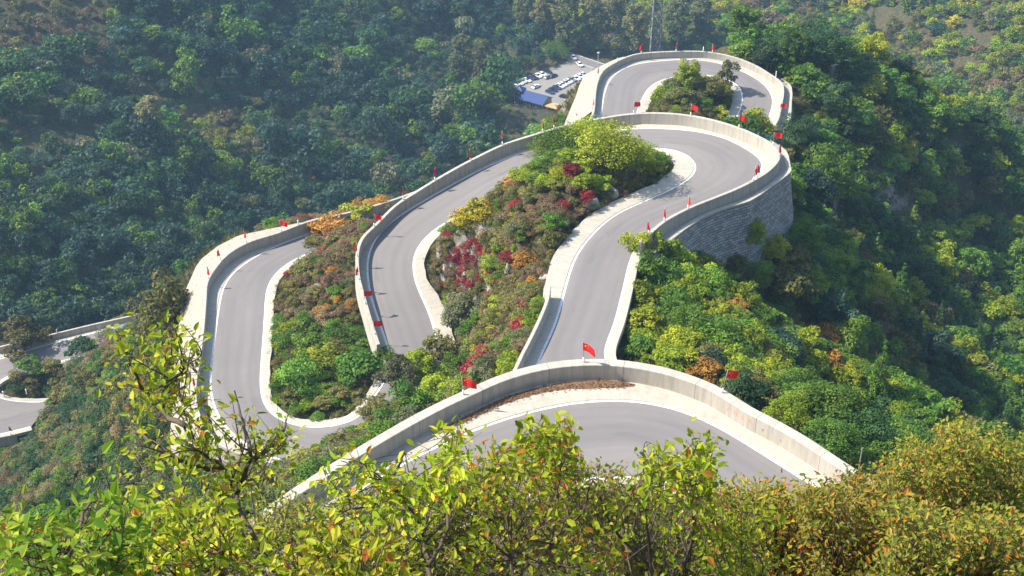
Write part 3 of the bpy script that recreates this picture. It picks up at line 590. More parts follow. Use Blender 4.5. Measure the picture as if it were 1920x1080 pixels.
def shrub_proto(sp, k):
    key = ('s', sp, k)
    if key not in PROTO:
        n, per, lf, low = ((15, 95, .22, -.25), (20, 74, .20, -.3), (12, 110, .24, -.1), (17, 84, .18, -.35), (64, 66, .105, -.25), (56, 76, .10, -.2))[k]
        if sp in ('grey', 'rust') : lf *= .8
        V, F_, t = crown(1.0, .80+.12*(k % 2), .55, n, per, lf/1.5, (.26, .46), seed=k*17+hash_(sp), low=low)
        mb = MB(); rd = random.Random(k)
        for q in range(7):
            a = q*.9+rd.random(); mb.tube([(0, 0, -.25), (math.cos(a)*.3, math.sin(a)*.3, .45), (math.cos(a)*.75, math.sin(a)*.75, rd.uniform(.6, 1.15))], [.035, .022, .008], 4)
        nv = len(V); me = make_mesh('shrub', np.vstack([V, np.array(mb.V)]), [tuple(f) for f in F_.tolist()]+[tuple(nv+i for i in f) for f in mb.F], [LM[sp], M_TWIG if sp in ('grey', 'rust') else M_BARK], [0]*len(F_)+[1]*len(mb.F), attrs={'t': np.r_[t, np.full(len(mb.F), .5)]})
        PROTO[key] = me
    return PROTO[key]
def hash_(s): return sum(ord(c)*(i+3) for i, c in enumerate(s)) % 97
def tree_proto(sp, k, shape='dome'):
    """unit tree (crown radius 1) -> (crown mesh, trunk mesh)"""
    key = ('t', sp, k, shape)
    if key not in PROTO:
        sd = k*31+hash_(sp)
        if shape == 'cone': V, F_, t = crown(.62, 1.55, 1.75, 70, 60, .105, (.22, .38), 'cone', sd, asp=.5); mb = limbs(.5, 1.5, 1.75, .3, .07, sd, 3, .8)
        elif shape == 'column': V, F_, t = crown(.62, 1.9, 2.3, 90, 60, .115, (.20, .34), 'column', sd, asp=.55, flat=.4); mb = limbs(.45, 1.9, 2.3, .3, .07, sd, 5, .7)
        else:
            n, per, rz, zc = ((30, 105, .85, 1.05), (38, 86, 1.05, 1.2), (26, 120, .75, .92), (34, 96, .95, 1.15), (80, 80, .9, 1.05))[k]
            V, F_, t = crown(1.0, rz, zc, n, per, .07 if k == 4 else .115, (.15, .28) if k == 4 else (.20, .38), 'dome', sd, low=-.6); mb = limbs(1.0, rz, zc, .35, .075, sd)
        PROTO[key] = (make_mesh('crown', V, F_, LM[sp], attrs={'t': t}), mb.mesh('trunk', M_BARK, True))
    return PROTO[key]
def whole_proto(sp, k, shape='dome', dens=1.0, leaf=1.0):
    """one-mesh tree for the distant masses"""
    key = ('w', sp, k, shape)
    if key not in PROTO:
        sd = k*13+hash_(sp)+5
        if shape == 'cone': V, F_, t = crown(.55, 1.5, 1.6, 34, 12, .30, (.25, .4), 'cone', sd, asp=.55)
        elif shape == 'column': V, F_, t = crown(.6, 1.9, 2.1, 40, 16, .28, (.22, .36), 'column', sd, flat=.1)
        else:
            n, per, rz, zc = ((18, 17, .85, .9), (24, 13, 1.0, 1.0), (15, 20, .75, .8), (20, 15, 1.1, 1.1))[k]
            V, F_, t = crown(1.0, rz, zc, n, per*2, .20, (.26, .46), 'dome', sd, low=-.2)
        me = make_mesh('tree', V, F_, LM[sp], attrs={'t': t}); ob = bpy.data.objects.new('p%03d' % len(PROTO), me); PROTO[key] = ob
    return PROTO[key]
# scattering of uncountable masses: one object each, instances by geometry nodes
def scatter(name, protos, pts, scl, rot, idx, label, cat, kind='stuff'):
    c = bpy.data.collections.new(name+'_kinds')
    for i, p in enumerate(protos):
        q = bpy.data.objects.new('%s_%03d' % (name, i), p.data if isinstance(p, bpy.types.Object) else p); c.objects.link(q)
    me = bpy.data.meshes.new(name); n = len(pts); me.vertices.add(n); me.vertices.foreach_set('co', np.asarray(pts, np.float32).ravel())
    a = me.attributes.new('scl', 'FLOAT_VECTOR', 'POINT'); a.data.foreach_set('vector', np.asarray(scl, np.float32).ravel())
    a = me.attributes.new('rot', 'FLOAT_VECTOR', 'POINT'); a.data.foreach_set('vector', np.asarray(rot, np.float32).ravel())
    a = me.attributes.new('idx', 'INT', 'POINT'); a.data.foreach_set('value', np.asarray(idx, np.int32))
    o = link(name, me, label=label, cat=cat, kind=kind)
    ng = bpy.data.node_groups.new(name, 'GeometryNodeTree'); ng.interface.new_socket('Geometry', in_out='INPUT', socket_type='NodeSocketGeometry'); ng.interface.new_socket('Geometry', in_out='OUTPUT', socket_type='NodeSocketGeometry')
    gi = ng.nodes.new('NodeGroupInput'); go = ng.nodes.new('NodeGroupOutput'); ip = ng.nodes.new('GeometryNodeInstanceOnPoints'); ci = ng.nodes.new('GeometryNodeCollectionInfo'); mp = ng.nodes.new('GeometryNodeMeshToPoints')
    ci.inputs['Collection'].default_value = c; ci.inputs['Separate Children'].default_value = True; ci.inputs['Reset Children'].default_value = True
    def na(nm, dt):
        x = ng.nodes.new('GeometryNodeInputNamedAttribute'); x.data_type = dt; x.inputs['Name'].default_value = nm; return x.outputs[0]
    ng.links.new(gi.outputs[0], mp.inputs[0]); ng.links.new(mp.outputs[0], ip.inputs['Points']); ng.links.new(ci.outputs[0], ip.inputs['Instance']); ip.inputs['Pick Instance'].default_value = True
    ng.links.new(na('idx', 'INT'), ip.inputs['Instance Index']); ng.links.new(na('scl', 'FLOAT_VECTOR'), ip.inputs['Scale'])
    er = ng.nodes.new('FunctionNodeEulerToRotation'); ng.links.new(na('rot', 'FLOAT_VECTOR'), er.inputs[0]); ng.links.new(er.outputs[0], ip.inputs['Rotation'])
    ng.links.new(ip.outputs[0], go.inputs[0]); md = o.modifiers.new('scatter', 'NODES'); md.node_group = ng; return o
# ------------------------------------------------------------------ where the plants grow
from mathutils.bvhtree import BVHTree
_wv, _wf = [], []
for ob in WOBJ.values():
    b = len(_wv); _wv += [tuple(v.co) for v in ob.data.vertices]; _wf += [tuple(b+i for i in p.vertices) for p in ob.data.polygons]
BVH_T = BVHTree.FromPolygons(TV.tolist()+_wv, TF.tolist()+[tuple(len(TV)+i for i in f) for f in _wf])
EYE = Vector((0, 0, CZ))
def seen(p):
    d = Vector(p)-EYE; L = d.length; h = BVH_T.ray_cast(EYE, d/L, L-.4); return h[0] is None
def inpoly(u, v, poly):
    u = np.atleast_1d(u); v = np.atleast_1d(v); c = np.zeros(len(u), bool); j = len(poly)-1
    for i in range(len(poly)):
        (xi, yi), (xj, yj) = poly[i], poly[j]
        c ^= ((yi > v) != (yj > v)) & (u < (xj-xi)*(v-yi)/((yj-yi) or 1e-9)+xi); j = i
    return c
# regions (outlines over the ground as seen from the viewpoint), phrase, mix of kinds, radius range
REG = [
 ('top of the central mound', 'mound', [(1000,230),(1230,230),(1250,340),(1090,360),(960,350)], dict(lime=.5, green=.4, olive=.1), (1.0, 1.7)),
 ('red patch of the central mound', 'mound', [(822,440),(905,450),(915,590),(835,560)], dict(red=.5, rust=.2, olive=.3), (.6, 1.1)),
 ('central mound', 'mound', [(820,250),(1090,320),(1240,350),(1050,470),(1040,540),(985,680),(940,690),(800,580),(820,480)], dict(olive=.40, rust=.24, green=.12, lime=.13, red=.04, orange=.03, grey=.04), (.7, 1.4)),
 ('slope behind the near parapet', 'near slope', [(500,960),(700,700),(790,600),(960,600),(1000,690),(880,740),(700,840),(560,940)], dict(olive=.36, grey=.18, green=.24, lime=.17, rust=.05), (.9, 1.7)),
 ('lower end of the left road island', 'island', [(500,600),(740,620),(760,740),(640,800),(500,780)], dict(green=.72, lime=.16, olive=.12), (1.0, 1.9)),
 ('island beside the left road', 'island', [(505,400),(760,330),(700,430),(665,480),(720,620),(500,620)], dict(olive=.40, rust=.32, orange=.08, grey=.10, red=.06, green=.04), (.8, 1.5)),
 ('spur below the straight road', 'spur', [(1165,430),(1260,460),(1420,560),(1720,800),(1600,870),(1380,720),(1150,680)], dict(lime=.52, green=.35, olive=.08, orange=.03, blue=.02), (1.1, 2.0)),
 ('bank behind the second bend', 'bank', [(1320,200),(1400,225),(1490,200),(1560,230),(1500,300),(1440,262),(1360,235)], dict(lime=.3, olive=.45, green=.25), (.9, 1.6)),
 ('island inside the far loop', 'far loop', [(1215,120),(1385,120),(1390,230),(1210,230)], dict(olive=.5, grey=.25, lime=.17, green=.08), (1.2, 2.1)),
 ('flank below the left parapet', 'left flank', [(-60,900),(0,800),(60,660),(250,590),(330,540),(390,700),(420,830),(560,880),(500,990),(-60,1000)], dict(dark=.42, olive=.26, grey=.10, rust=.10, green=.12), (.8, 1.9)),  # extra dark kinds put the flank's shade into the leaf colours
 ('foot of the near parapet', 'right foot', [(1380,640),(1720,720),(1800,880),(1620,900)], dict(green=.7, dark=.2, lime=.1), (1.3, 2.2)),
]
FLANK = dict(dark=.20, green=.46, lime=.15, olive=.14, blue=.05)
def pick(mix, r):
    s = 0
    for k, v in mix.items():
        s += v
        if r < s: return k
    return k
def jitter(x0, x1, y0, y1, st, rg):
    X, Y = np.meshgrid(np.arange(x0, x1, st), np.arange(y0, y1, st)); X = X+rg.uniform(-.48, .48, X.shape)*st; Y = Y+rg.uniform(-.48, .48, Y.shape)*st; return X.ravel(), Y.ravel()
rg = np.random.default_rng(5)
_blk = np.vstack([np.vstack([WOUT[k][:, :2] for k in WOUT])]+[TERR[t][:, :2] for t in TERR])
def clear_of_walls(x, y):
    d = np.full(len(x), 1e9)
    for c in _blk[::2]: d = np.minimum(d, (x-c[0])**2+(y-c[1])**2)
    return np.sqrt(d)
def in_ledge(x, y):
    bad = np.zeros(len(x), bool)
    for key, tk in (('bend', 'bend'), ('left', 'left'), ('top', 'topl'), ('top', 'topr')):
        e = TERR[tk]; a, _ = ledge('', key, e, None); bad |= inpoly(x, y, [tuple(p[:2]) for p in a]+[tuple(p[:2]) for p in e[::-1]])
    return bad
# keep-out of explicit features is handled by radius list
FEATURES = []            # (x, y, radius)
def shrubs_near():
    x, y = jitter(-125, 95, 62, 275, 1.55, rg); x2, y2 = jitter(-60, 60, 90, 200, .9, rg); sl_ = np.hypot(gz(x2+.6, y2)-gz(x2-.6, y2), gz(x2, y2+.6)-gz(x2, y2-.6))/1.2
    x = np.r_[x, x2[sl_ > .9]]; y = np.r_[y, y2[sl_ > .9]]; z = gz(x, y); u, v, d = project(np.stack([x, y, z], 1))
    ok = (u > -40) & (u < 1960) & (v > -20) & (v < 1010); x, y, z, u, v, d = (a[ok] for a in (x, y, z, u, v, d))
    reg = np.full(len(x), -1)
    for i, R in enumerate(REG):
        m = inpoly(u, v, R[2]) & (reg < 0); reg[m] = i
    ok = reg >= 0; x, y, z, u, v, d, reg = (a[ok] for a in (x, y, z, u, v, d, reg))
    rd, zr, sd = road_dist(x, y); cw = clear_of_walls(x, y); bad = in_ledge(x, y)
    out = []
    for i in range(len(x)):
        R = REG[reg[i]]; r = rg.uniform(*R[4])*(.75+.5*rg.random())
        cap = (rd[i]+.15)/.9
        if bad[i] or rd[i] < .3: continue
        r = min(r, cap, max(.35, (cw[i]-.05)/.9))
        if r < .38: continue
        if any((x[i]-a)**2+(y[i]-b)**2 < (c*.8)**2 for a, b, c in FEATURES): continue
        if not seen((x[i], y[i], z[i]+r*1.1)): continue
        cl = _vn(np.array([x[i]]), np.array([y[i]]), 5.0, 9)[0]      # kinds grow in patches
        sp = pick(R[3], min(.999, max(0, (.6*cl+.4*rg.random()-.5)*1.75+.5)) if rg.random() < .7 else rg.random())
        out.append((x[i], y[i], z[i], r, sp, reg[i], u[i], v[i], d[i]))
    return out
KINDWORD = dict(green='leafy green', lime='bright yellow green', dark='dark green', olive='olive brown', rust='rusty brown', red='crimson red', orange='orange tinged', yellow='bright yellow', grey='grey green twiggy', blue='bluish green', poplar='grey green')
def big_tree(name, u, v, R, sp, k, label, cat='tree', shape='dome', sz=1.0, group=None, dist=None, tmin=60):
    """single tree whose crown centre is seen at (u, v); stands where that sight line meets the ground less its height"""
    r_ = ray(u, v); lo = None
    for t in np.arange(tmin, 1300, 1.0):
        p = r_*t+np.array([0, 0, CZ]); g_ = gz(p[0], p[1])[0]
        if p[2]-R*sz*(1.15 if shape == 'dome' else 1.75 if shape == 'cone' else 2.3) <= g_: lo = p; break
    if lo is None: return None
    if dist: lo = r_*dist+np.array([0, 0, CZ])
    x, y = lo[0], lo[1]; z = gz(x, y)[0]; FEATURES.append((x, y, R))
    e = empty(name, (x, y, z), label, cat, group, rg.uniform(0, 6.28)); c, t = tree_proto(sp, k, shape); e.scale = (R, R, R*sz)
    link('trunk', t, e); link('crown', c, e); return e
def big_shrub(u, v, R, sp, k, label, hz=1.0, name='shrub', cat='shrub', group=None, tmin=60):
    r_ = ray(u, v)
    for t in np.arange(tmin if v > 105 else 500, 900, .5):
        p = r_*t+np.array([0, 0, CZ])
        if p[2]-R*.5*hz <= gz(p[0], p[1])[0]: break
    z = gz(p[0], p[1])[0]; FEATURES.append((p[0], p[1], R)); o = link(name, shrub_proto(sp, k), None, (p[0], p[1], z), label, cat, group); o.scale = (R, R, R*hz); o.rotation_euler[2] = rg.uniform(0, 6.28); return o
# --- plants one can point at
for u, v, R, sp, k, hz, lab in ((1052,272,3.6,'green',4,.85,'broad mid green part of the big bush atop the mound, on its left'), (1140,285,4.7,'lime',5,.95,'biggest bright yellow green bush crown on top of the central mound'), (1105,258,3.6,'lime',4,.9,'yellow green crown at the back of the big bush atop the mound'), (1186,300,3.3,'lime',4,.9,'lower green crown of the big bush overhanging the second bend'), (1020,285,2.4,'green',5,.8,'small green crown at the left tip of the big bush atop the mound')):
    big_shrub(u, v, R, sp, k, lab, hz, 'large_bush', 'bush')
big_shrub(903, 405, 2.2, 'yellow', 1, 'bright yellow flowering bush on the central mound', .7)
big_shrub(866, 418, 1.8, 'yellow', 1, 'smaller yellow bush left of the bright yellow bush on the mound', .7)
big_shrub(1075, 325, 1.7, 'red', 2, 'dark crimson bush at the foot of the big tree on the mound', 1.0)
big_shrub(1055, 390, 1.1, 'red', 1, 'small crimson bush on the right shoulder of the mound', 1.0)
big_shrub(1098, 372, 1.1, 'red', 0, 'crimson creeper bush on the pale rock beside the straight road', 1.3)
big_shrub(985, 497, 2.1, 'orange', 2, 'orange red bush near the top of the gutter wall', .6); big_shrub(955, 488, 1.5, 'red', 3, 'light red bush at the left of the orange bush on the mound', .6)
big_shrub(905, 697, 2.5, 'red', 1, 'round salmon red bush behind the near parapet', .8)
big_shrub(620, 432, 3.3, 'orange', 1, 'orange yellow bush at the tip of the island beside the left road', .75); big_shrub(665, 408, 2.8, 'lime', 2, 'yellow green bush right of the orange bush by the left road', .8); big_shrub(706, 388, 2.4, 'orange', 3, 'rust orange bush below the flag on the middle parapet', .8); big_shrub(590, 458, 2.0, 'olive', 0, 'olive bush hanging over the left road below the orange bush', .8)
big_tree('small_tree', 868, 592, 3.3, 'grey', 0, 'grey green small tree at the foot of the mound with a dark trunk', sz=.85); big_tree('small_tree', 745, 712, 2.6, 'grey', 3, 'dusty grey green tree beside the lower end of the middle road', sz=1.1, tmin=128)
for u, v, R, sp, lab in ((700,758,2.1,'olive','olive tree left of the dusty tree, above the lower hairpin'), (785,690,2.5,'lime','olive tree right of the dusty tree, over the hidden road'), (770,760,2.2,'green','green tree below the dusty tree, just behind the near parapet'), (822,655,2.4,'olive','olive green tree between the mound foot and the olive tree'), (815,735,2.3,'lime','yellow green tree left of the flag by the salmon bush'), (725,800,1.7,'olive','low olive tree behind the lower part of the near parapet'), (860,690,1.9,'green','green tree left of the salmon red bush')):
    big_tree('small_tree', u, v, R, sp, int(rg.integers(0, 4)), lab, sz=1.0, tmin=126)
big_shrub(672, 690, 3.0, 'green', 0, 'dense bright green bush at the right end of the island', .9); big_shrub(560, 715, 2.9, 'green', 3, 'dense dark green bush at the lower left tip of the island', 1.0); big_shrub(722, 672, 1.5, 'green', 1, 'small green bush touching the lower end of the middle parapet', 1.0); big_shrub(612, 680, 2.4, 'lime', 1, 'yellow green bush in the middle of the island end', .9)
for u, v, R, hz, sp, lab in ((1198,468,2.1,1.55,'lime','bright green bush at the near end of the second bend parapet'), (1236,474,2.2,1.3,'lime','yellow green bush right of the bush at the parapet end'), (1216,512,2.0,1.4,'green','green bush second down along the right edge of the straight road'), (1214,560,1.9,1.35,'lime','yellow green bush halfway along the right edge of the straight road'), (1212,606,1.8,1.2,'lime','lime bush in the lower half of the right edge of the straight road'), (1204,655,1.6,1.15,'green','green bush at the right shoulder just above the near parapet'), (1245,525,2.1,1.2,'green','round green bush one row back from the straight road edge'), (1275,498,2.1,1.1,'lime','lime bush between the stone wall and the straight road')):
    big_shrub(u, v, R, sp, int(rg.integers(0, 4)), lab, hz, tmin=135)
big_tree('small_tree', 1412, 440, 1.9, 'lime', 1, 'slim yellow green tree in front of the stone retaining wall', sz=1.25); big_tree('small_tree', 1478, 500, 3.0, 'olive', 0, 'olive tree at the foot of the stone retaining wall', sz=1.1); big_tree('small_tree', 1520, 545, 2.8, 'lime', 3, 'pale green tree below the stone retaining wall, right of the olive tree', sz=1.1)
big_tree('broadleaf_tree', 1552, 335, 6.2, 'green', 4, 'tall bright green tree just right of the stone retaining wall', sz=1.15)
for u, v, R, sp, lab in ((1452,478,2.3,'lime','light green tree against the right half of the stone retaining wall'), (1505,455,3.0,'green','green tree hugging the right edge of the stone retaining wall'), (1425,520,2.3,'green','green tree at the lower left foot of the stone retaining wall'), (1380,500,1.8,'olive','small olive tree between the spur and the stone retaining wall'), (1530,430,3.0,'dark','dark tree right of the stone retaining wall, below the tall bright green tree')):
    big_tree('small_tree', u, v, R, sp, 4, lab, sz=1.05, tmin=150)
big_tree('broadleaf_tree', 1500, 250, 4.0, 'dark', 4, 'dark green round tree behind the flag at the second bend', sz=.95)
big_tree('broadleaf_tree', 1500, 285, 2.2, 'olive', 3, 'olive bush tree below the dark round tree at the second bend', sz=.9)
big_shrub(1548, 640, 2.6, 'orange', 1, 'orange autumn bush at the edge of the dark ravine', 1.3); big_shrub(1560, 680, 1.8, 'orange', 0, 'small orange bush just below the orange autumn bush', 1.0)
big_tree('conifer', 1650, 700, 2.6, 'green', 0, 'bright green conical conifer between the spur and the dark ravine', 'conifer', 'cone'); big_tree('conifer', 1725, 620, 2.5, 'green', 1, 'upright green conifer in the shaded ravine', 'conifer', 'cone'); big_tree('conifer', 1868, 700, 2.8, 'green', 0, 'tall lit conifer at the far right of the ravine', 'conifer', 'cone', 1.2); big_tree('conifer', 1855, 640, 2.4, 'dark', 1, 'conifer standing behind the tall lit conifer in the ravine', 'conifer', 'cone', 1.2)
for q, (u, v, R) in enumerate(((1560,770,3.6),(1500,735,3.0),(1620,800,3.2),(1560,830,2.6),(1480,775,2.2))):
    big_tree('broadleaf_tree', u, v, R, ('green', 'green', 'dark', 'green', 'lime')[q], 4, ('large leafy green tree rising beside the right end of the near parapet', 'leafy green tree upslope of the large tree beside the near parapet', 'dark green tree right of the large tree beside the near parapet', 'low green tree behind the grey post at the parapet end', 'small yellow green tree next to the parapet writing')[q], sz=.85)
big_tree('broadleaf_tree', 1540, 85, 6.6, 'dark', 4, 'great dark round tree on the crest right of the far loop', sz=.8); big_tree('broadleaf_tree', 1484, 84, 4.6, 'dark', 4, 'dark tree on the crest left of the great round tree', sz=.8); big_tree('broadleaf_tree', 1612, 122, 4.2, 'dark', 2, 'dark low tree on the crest behind the small curved wall', sz=.75)
big_tree('broadleaf_tree', 1440, 112, 3.2, 'dark', 3, 'dark round bush tree just outside the far loop parapet')
big_tree('feathery_tree', 1290, 142, 2.7, 'lime', 1, 'feathery yellow green tree in the middle of the far loop', sz=1.2); big_tree('feathery_tree', 1365, 140, 2.0, 'grey', 3, 'thin feathery tree at the right edge of the far loop island', sz=1.7); big_tree('feathery_tree', 1335, 168, 2.7, 'olive', 0, 'olive feathery tree in the right half of the far loop island', sz=1.0); big_tree('feathery_tree', 1268, 180, 2.6, 'olive', 2, 'yellowish olive tree in the left half of the far loop island', sz=.9)
big_shrub(1348, 215, 2.3, 'lime', 2, 'bright yellow green bush at the near end of the far loop island', .8); big_shrub(1318, 200, 2.0, 'green', 1, 'green bush right of the flag at the far loop island', .9)
big_tree('conifer', 1635, 45, 4.2, 'dark', 0, 'lone dark conifer in front of an orange soil scar', 'conifer', 'cone', tmin=420)
big_tree('slender_tree', 40, 622, 5.0, 'olive', 2, 'open crowned tree with a bare trunk beside the low valley road', sz=1.0); big_shrub(55, 690, 2.5, 'green', 2, 'bright green bush at the foot of the tree by the low valley road', 1.0); big_shrub(112, 742, 2.0, 'olive', 1, 'olive bush hiding the end of the lower valley road kerb', 1.2); big_shrub(92, 782, 2.2, 'grey', 2, 'grey green bush at the end of the lower valley road', 1.2); big_shrub(30, 708, 1.6, 'olive', 3, 'olive bush left of the bright green bush by the low valley road', 1.0); big_shrub(95, 690, 2.2, 'olive', 0, 'olive bush right of the bright green bush by the low valley road', 1.0); big_shrub(200, 632, 2.4, 'grey', 3, 'grey green bush at the inner edge of the low valley road near the brown bush', 1.0); big_shrub(150, 655, 3.0, 'dark', 0, 'dark bush at the inner edge of the low valley road', .9)
big_shrub(310, 575, 4.2, 'olive', 1, 'yellowish brown bush outside the wide concrete face of the left road', 1.3); big_shrub(285, 620, 3.2, 'olive', 3, 'olive bush below the yellowish brown bush on the left flank', 1.1)
for q, (u, v, R, s) in enumerate(((868,122,10,.62),(905,128,9,.66),(932,140,8,.6),(1018,42,10.5,.55),(1062,40,11.5,.56),(1112,45,11,.55),(985,25,9.5,.55),(1190,55,10.5,.55),(1268,45,11,.52),(1318,38,10,.5),(285,238,8,.62),(1150,18,9.5,.5))):
    big_tree('poplar_tree', u, v, R, 'poplar', q % 2, ('tall poplar standing left of the car park', 'poplar in the middle of the clump left of the car park', 'poplar nearest the blue roofed shed', 'tall poplar behind the car park pole', 'tallest poplar behind the car park road', 'poplar above the white lamp at the car park exit', 'poplar at the top edge left of the car park road', 'poplar left of the lattice pylon', 'poplar right of the lattice pylon', 'poplar behind the flags at the top of the far loop', 'lone poplar in the clearing on the shaded mountain', 'poplar at the top edge between the road and the pylon')[q], 'tree', 'column', s, 'poplars on the valley floor', tmin=440)
big_shrub(1042, 98, 6.5, 'green', 4, 'round green tree beside the car park road', 1.0, 'round_tree', 'tree')
# --- the thickets on the ridge
cand = shrubs_near(); cand.sort(key=lambda c: -c[3]/c[8])
NSH = 255; scale_z = lambda r: rg.uniform(.75, 1.1)
PLANTED = []
for c in cand[:NSH]:
    x, y, z, r, sp, ri, u, v, d = c; R = REG[ri]; k = int(rg.integers(0, 4))
    o = link('shrub', shrub_proto(sp, k), None, (x, y, z), None, 'shrub', '%s shrubs on the %s' % (KINDWORD[sp], R[0])); o.scale = (r, r, r*scale_z(r)); o.rotation_euler = (rg.uniform(-.12, .12), rg.uniform(-.12, .12), rg.uniform(0, 6.28))
    o['label'] = '%s shrub on the %s' % (KINDWORD[sp], R[0]); PLANTED.append((o, u, v, r/d))
rest = cand[NSH:]
sps = list(SPEC); protos = [shrub_proto(s, k) for s in sps for k in range(4)]
if rest:
    pts = [(c[0], c[1], c[2]) for c in rest]; scl = [(c[3], c[3], c[3]*rg.uniform(.7, 1.05)) for c in rest]; rot = [(rg.uniform(-.15, .15), rg.uniform(-.15, .15), rg.uniform(0, 6.28)) for c in rest]; idx = [sps.index(c[4])*4+int(rg.integers(0, 4)) for c in rest]
    scatter('undergrowth', protos, pts, scl, rot, idx, 'low mixed undergrowth covering the slopes between the road bends', 'undergrowth')
# --- woodland on the right flank and the far slopes
def woods():
    out = []
    x, y = jitter(-20, 330, 95, 500, 3.7, rg); z = gz(x, y); u, v, d = project(np.stack([x, y, z], 1)); ok = (u > 1380) & (u < 2000) & (v > 30) & (v < 960)
    x, y, z, u, v, d = (a[ok] for a in (x, y, z, u, v, d)); inr = np.zeros(len(x), bool)
    for R in REG: inr |= inpoly(u, v, R[2])
    rd, zr, sd = road_dist(x, y); cw = clear_of_walls(x, y); bad = in_ledge(x, y)
    for i in range(len(x)):
        if inr[i] or bad[i] or rd[i] < 1.2 or d[i] > 430 or d[i] < 100: continue
        r = min(rg.uniform(1.7, 3.4)*(1 if rg.random() < .8 else 1.35), rd[i]/1.0, cw[i]/.95)
        if r < .9 or any((x[i]-a)**2+(y[i]-b)**2 < (c*.75)**2 for a, b, c in FEATURES): continue
        if not seen((x[i], y[i], z[i]+r*1.9)): continue
        cl = _vn(np.array([x[i]]), np.array([y[i]]), 16.0, 21)[0]; sp = pick(FLANK, min(.999, max(0, (.6*cl+.4*rg.random()-.5)*1.75+.5)) if rg.random() < .6 else rg.random())
        out.append((x[i], y[i], z[i], r, sp, u[i], v[i], d[i]))
    return out
W = woods(); W.sort(key=lambda c: -c[3]/c[7])
def wreg(u, v):
    if v > 430: return 'shaded right ravine' if v < 760 else 'slope by the near parapet end'
    if u < 1640: return 'crest right of the bends'
    return 'sunlit right flank'
NT = 225
for c in W[:NT]:
    x, y, z, r, sp, u, v, d = c; cone = u > 1560 and rg.random() < (.22 if v > 430 else .06); k = int(rg.integers(0, 2 if cone else 4)); cm, tm = tree_proto(sp if not cone else ('dark' if rg.random() < .5 else 'green'), k, 'cone' if cone else 'dome')
    nm = 'conifer' if cone else 'broadleaf_tree'; w = wreg(u, v)
    lab = ('pointed conifer in the woodland of the %s' % w) if cone else '%s broadleaf tree of the %s' % (KINDWORD[sp], w)
    e = empty(nm, (x, y, z), lab, 'conifer' if cone else 'tree', ('conifers of the %s' % w) if cone else '%s trees of the %s' % (KINDWORD[sp], w), rg.uniform(0, 6.28)); e.scale = (r, r, r*rg.uniform(.8, 1.15))
    link('trunk', tm, e); link('crown', cm, e); PLANTED.append((e, u, v, r/d))
_by = {}
for q in PLANTED: _by.setdefault(q[0]['label'], []).append(q)
for lab, qs in _by.items():                # say which one, as far as anything tells them apart
    left_ = list(qs)
    if len(left_) > 1:
        for word, key in (('largest', lambda q: -q[3]), ('leftmost', lambda q: q[1]), ('rightmost', lambda q: -q[1]), ('topmost', lambda q: q[2]), ('lowest', lambda q: -q[2])):
            if not left_: break
            b = min(qs, key=key)
            if b in left_: b[0]['label'] = '%s %s' % (word, lab); left_.remove(b)
        for q in left_: q[0]['label'] = 'middling '+lab
wk = [('green', 'dome'), ('dark', 'dome'), ('lime', 'dome'), ('olive', 'dome'), ('blue', 'dome'), ('grey', 'dome'), ('rust', 'dome'), ('yellow', 'dome'), ('green', 'cone'), ('dark', 'cone'), ('poplar', 'column')]
wproto = []; wpi = {}
for s, sh in wk:
    for k in range(2 if sh != 'dome' else 4): wpi.setdefault((s, sh), []).append(len(wproto)); wproto.append(whole_proto(s, k, sh))
FP, FS, FR, FI = [], [], [], []
def addf(x, y, z, r, hz, sp, sh='dome'):
    FP.append((x, y, z-.1*r)); FS.append((r, r, r*hz)); FR.append((rg.uniform(-.1, .1), rg.uniform(-.1, .1), rg.uniform(0, 6.28))); l_ = wpi[(sp, sh)]; FI.append(l_[int(rg.integers(0, len(l_)))])
for c in W[NT:]: addf(c[0], c[1], c[2], c[3], rg.uniform(.8, 1.15), c[4])
FAR_L = dict(blue=.45, dark=.30, green=.20, olive=.03, grey=.02); FAR_R = dict(olive=.30, lime=.19, green=.17, rust=.08, yellow=.07, blue=.08, grey=.11)  # left mix: mostly blue and dark kinds, painting the mountain's shade into its trees
SCAR = [[(1620,20),(1690,15),(1700,60),(1625,62)],[(1770,110),(1830,105),(1830,140),(1770,140)],[(1800,65),(1870,60),(1860,90),(1805,88)]]
CLEAR = [(40,255),(210,235),(250,275),(60,300)]
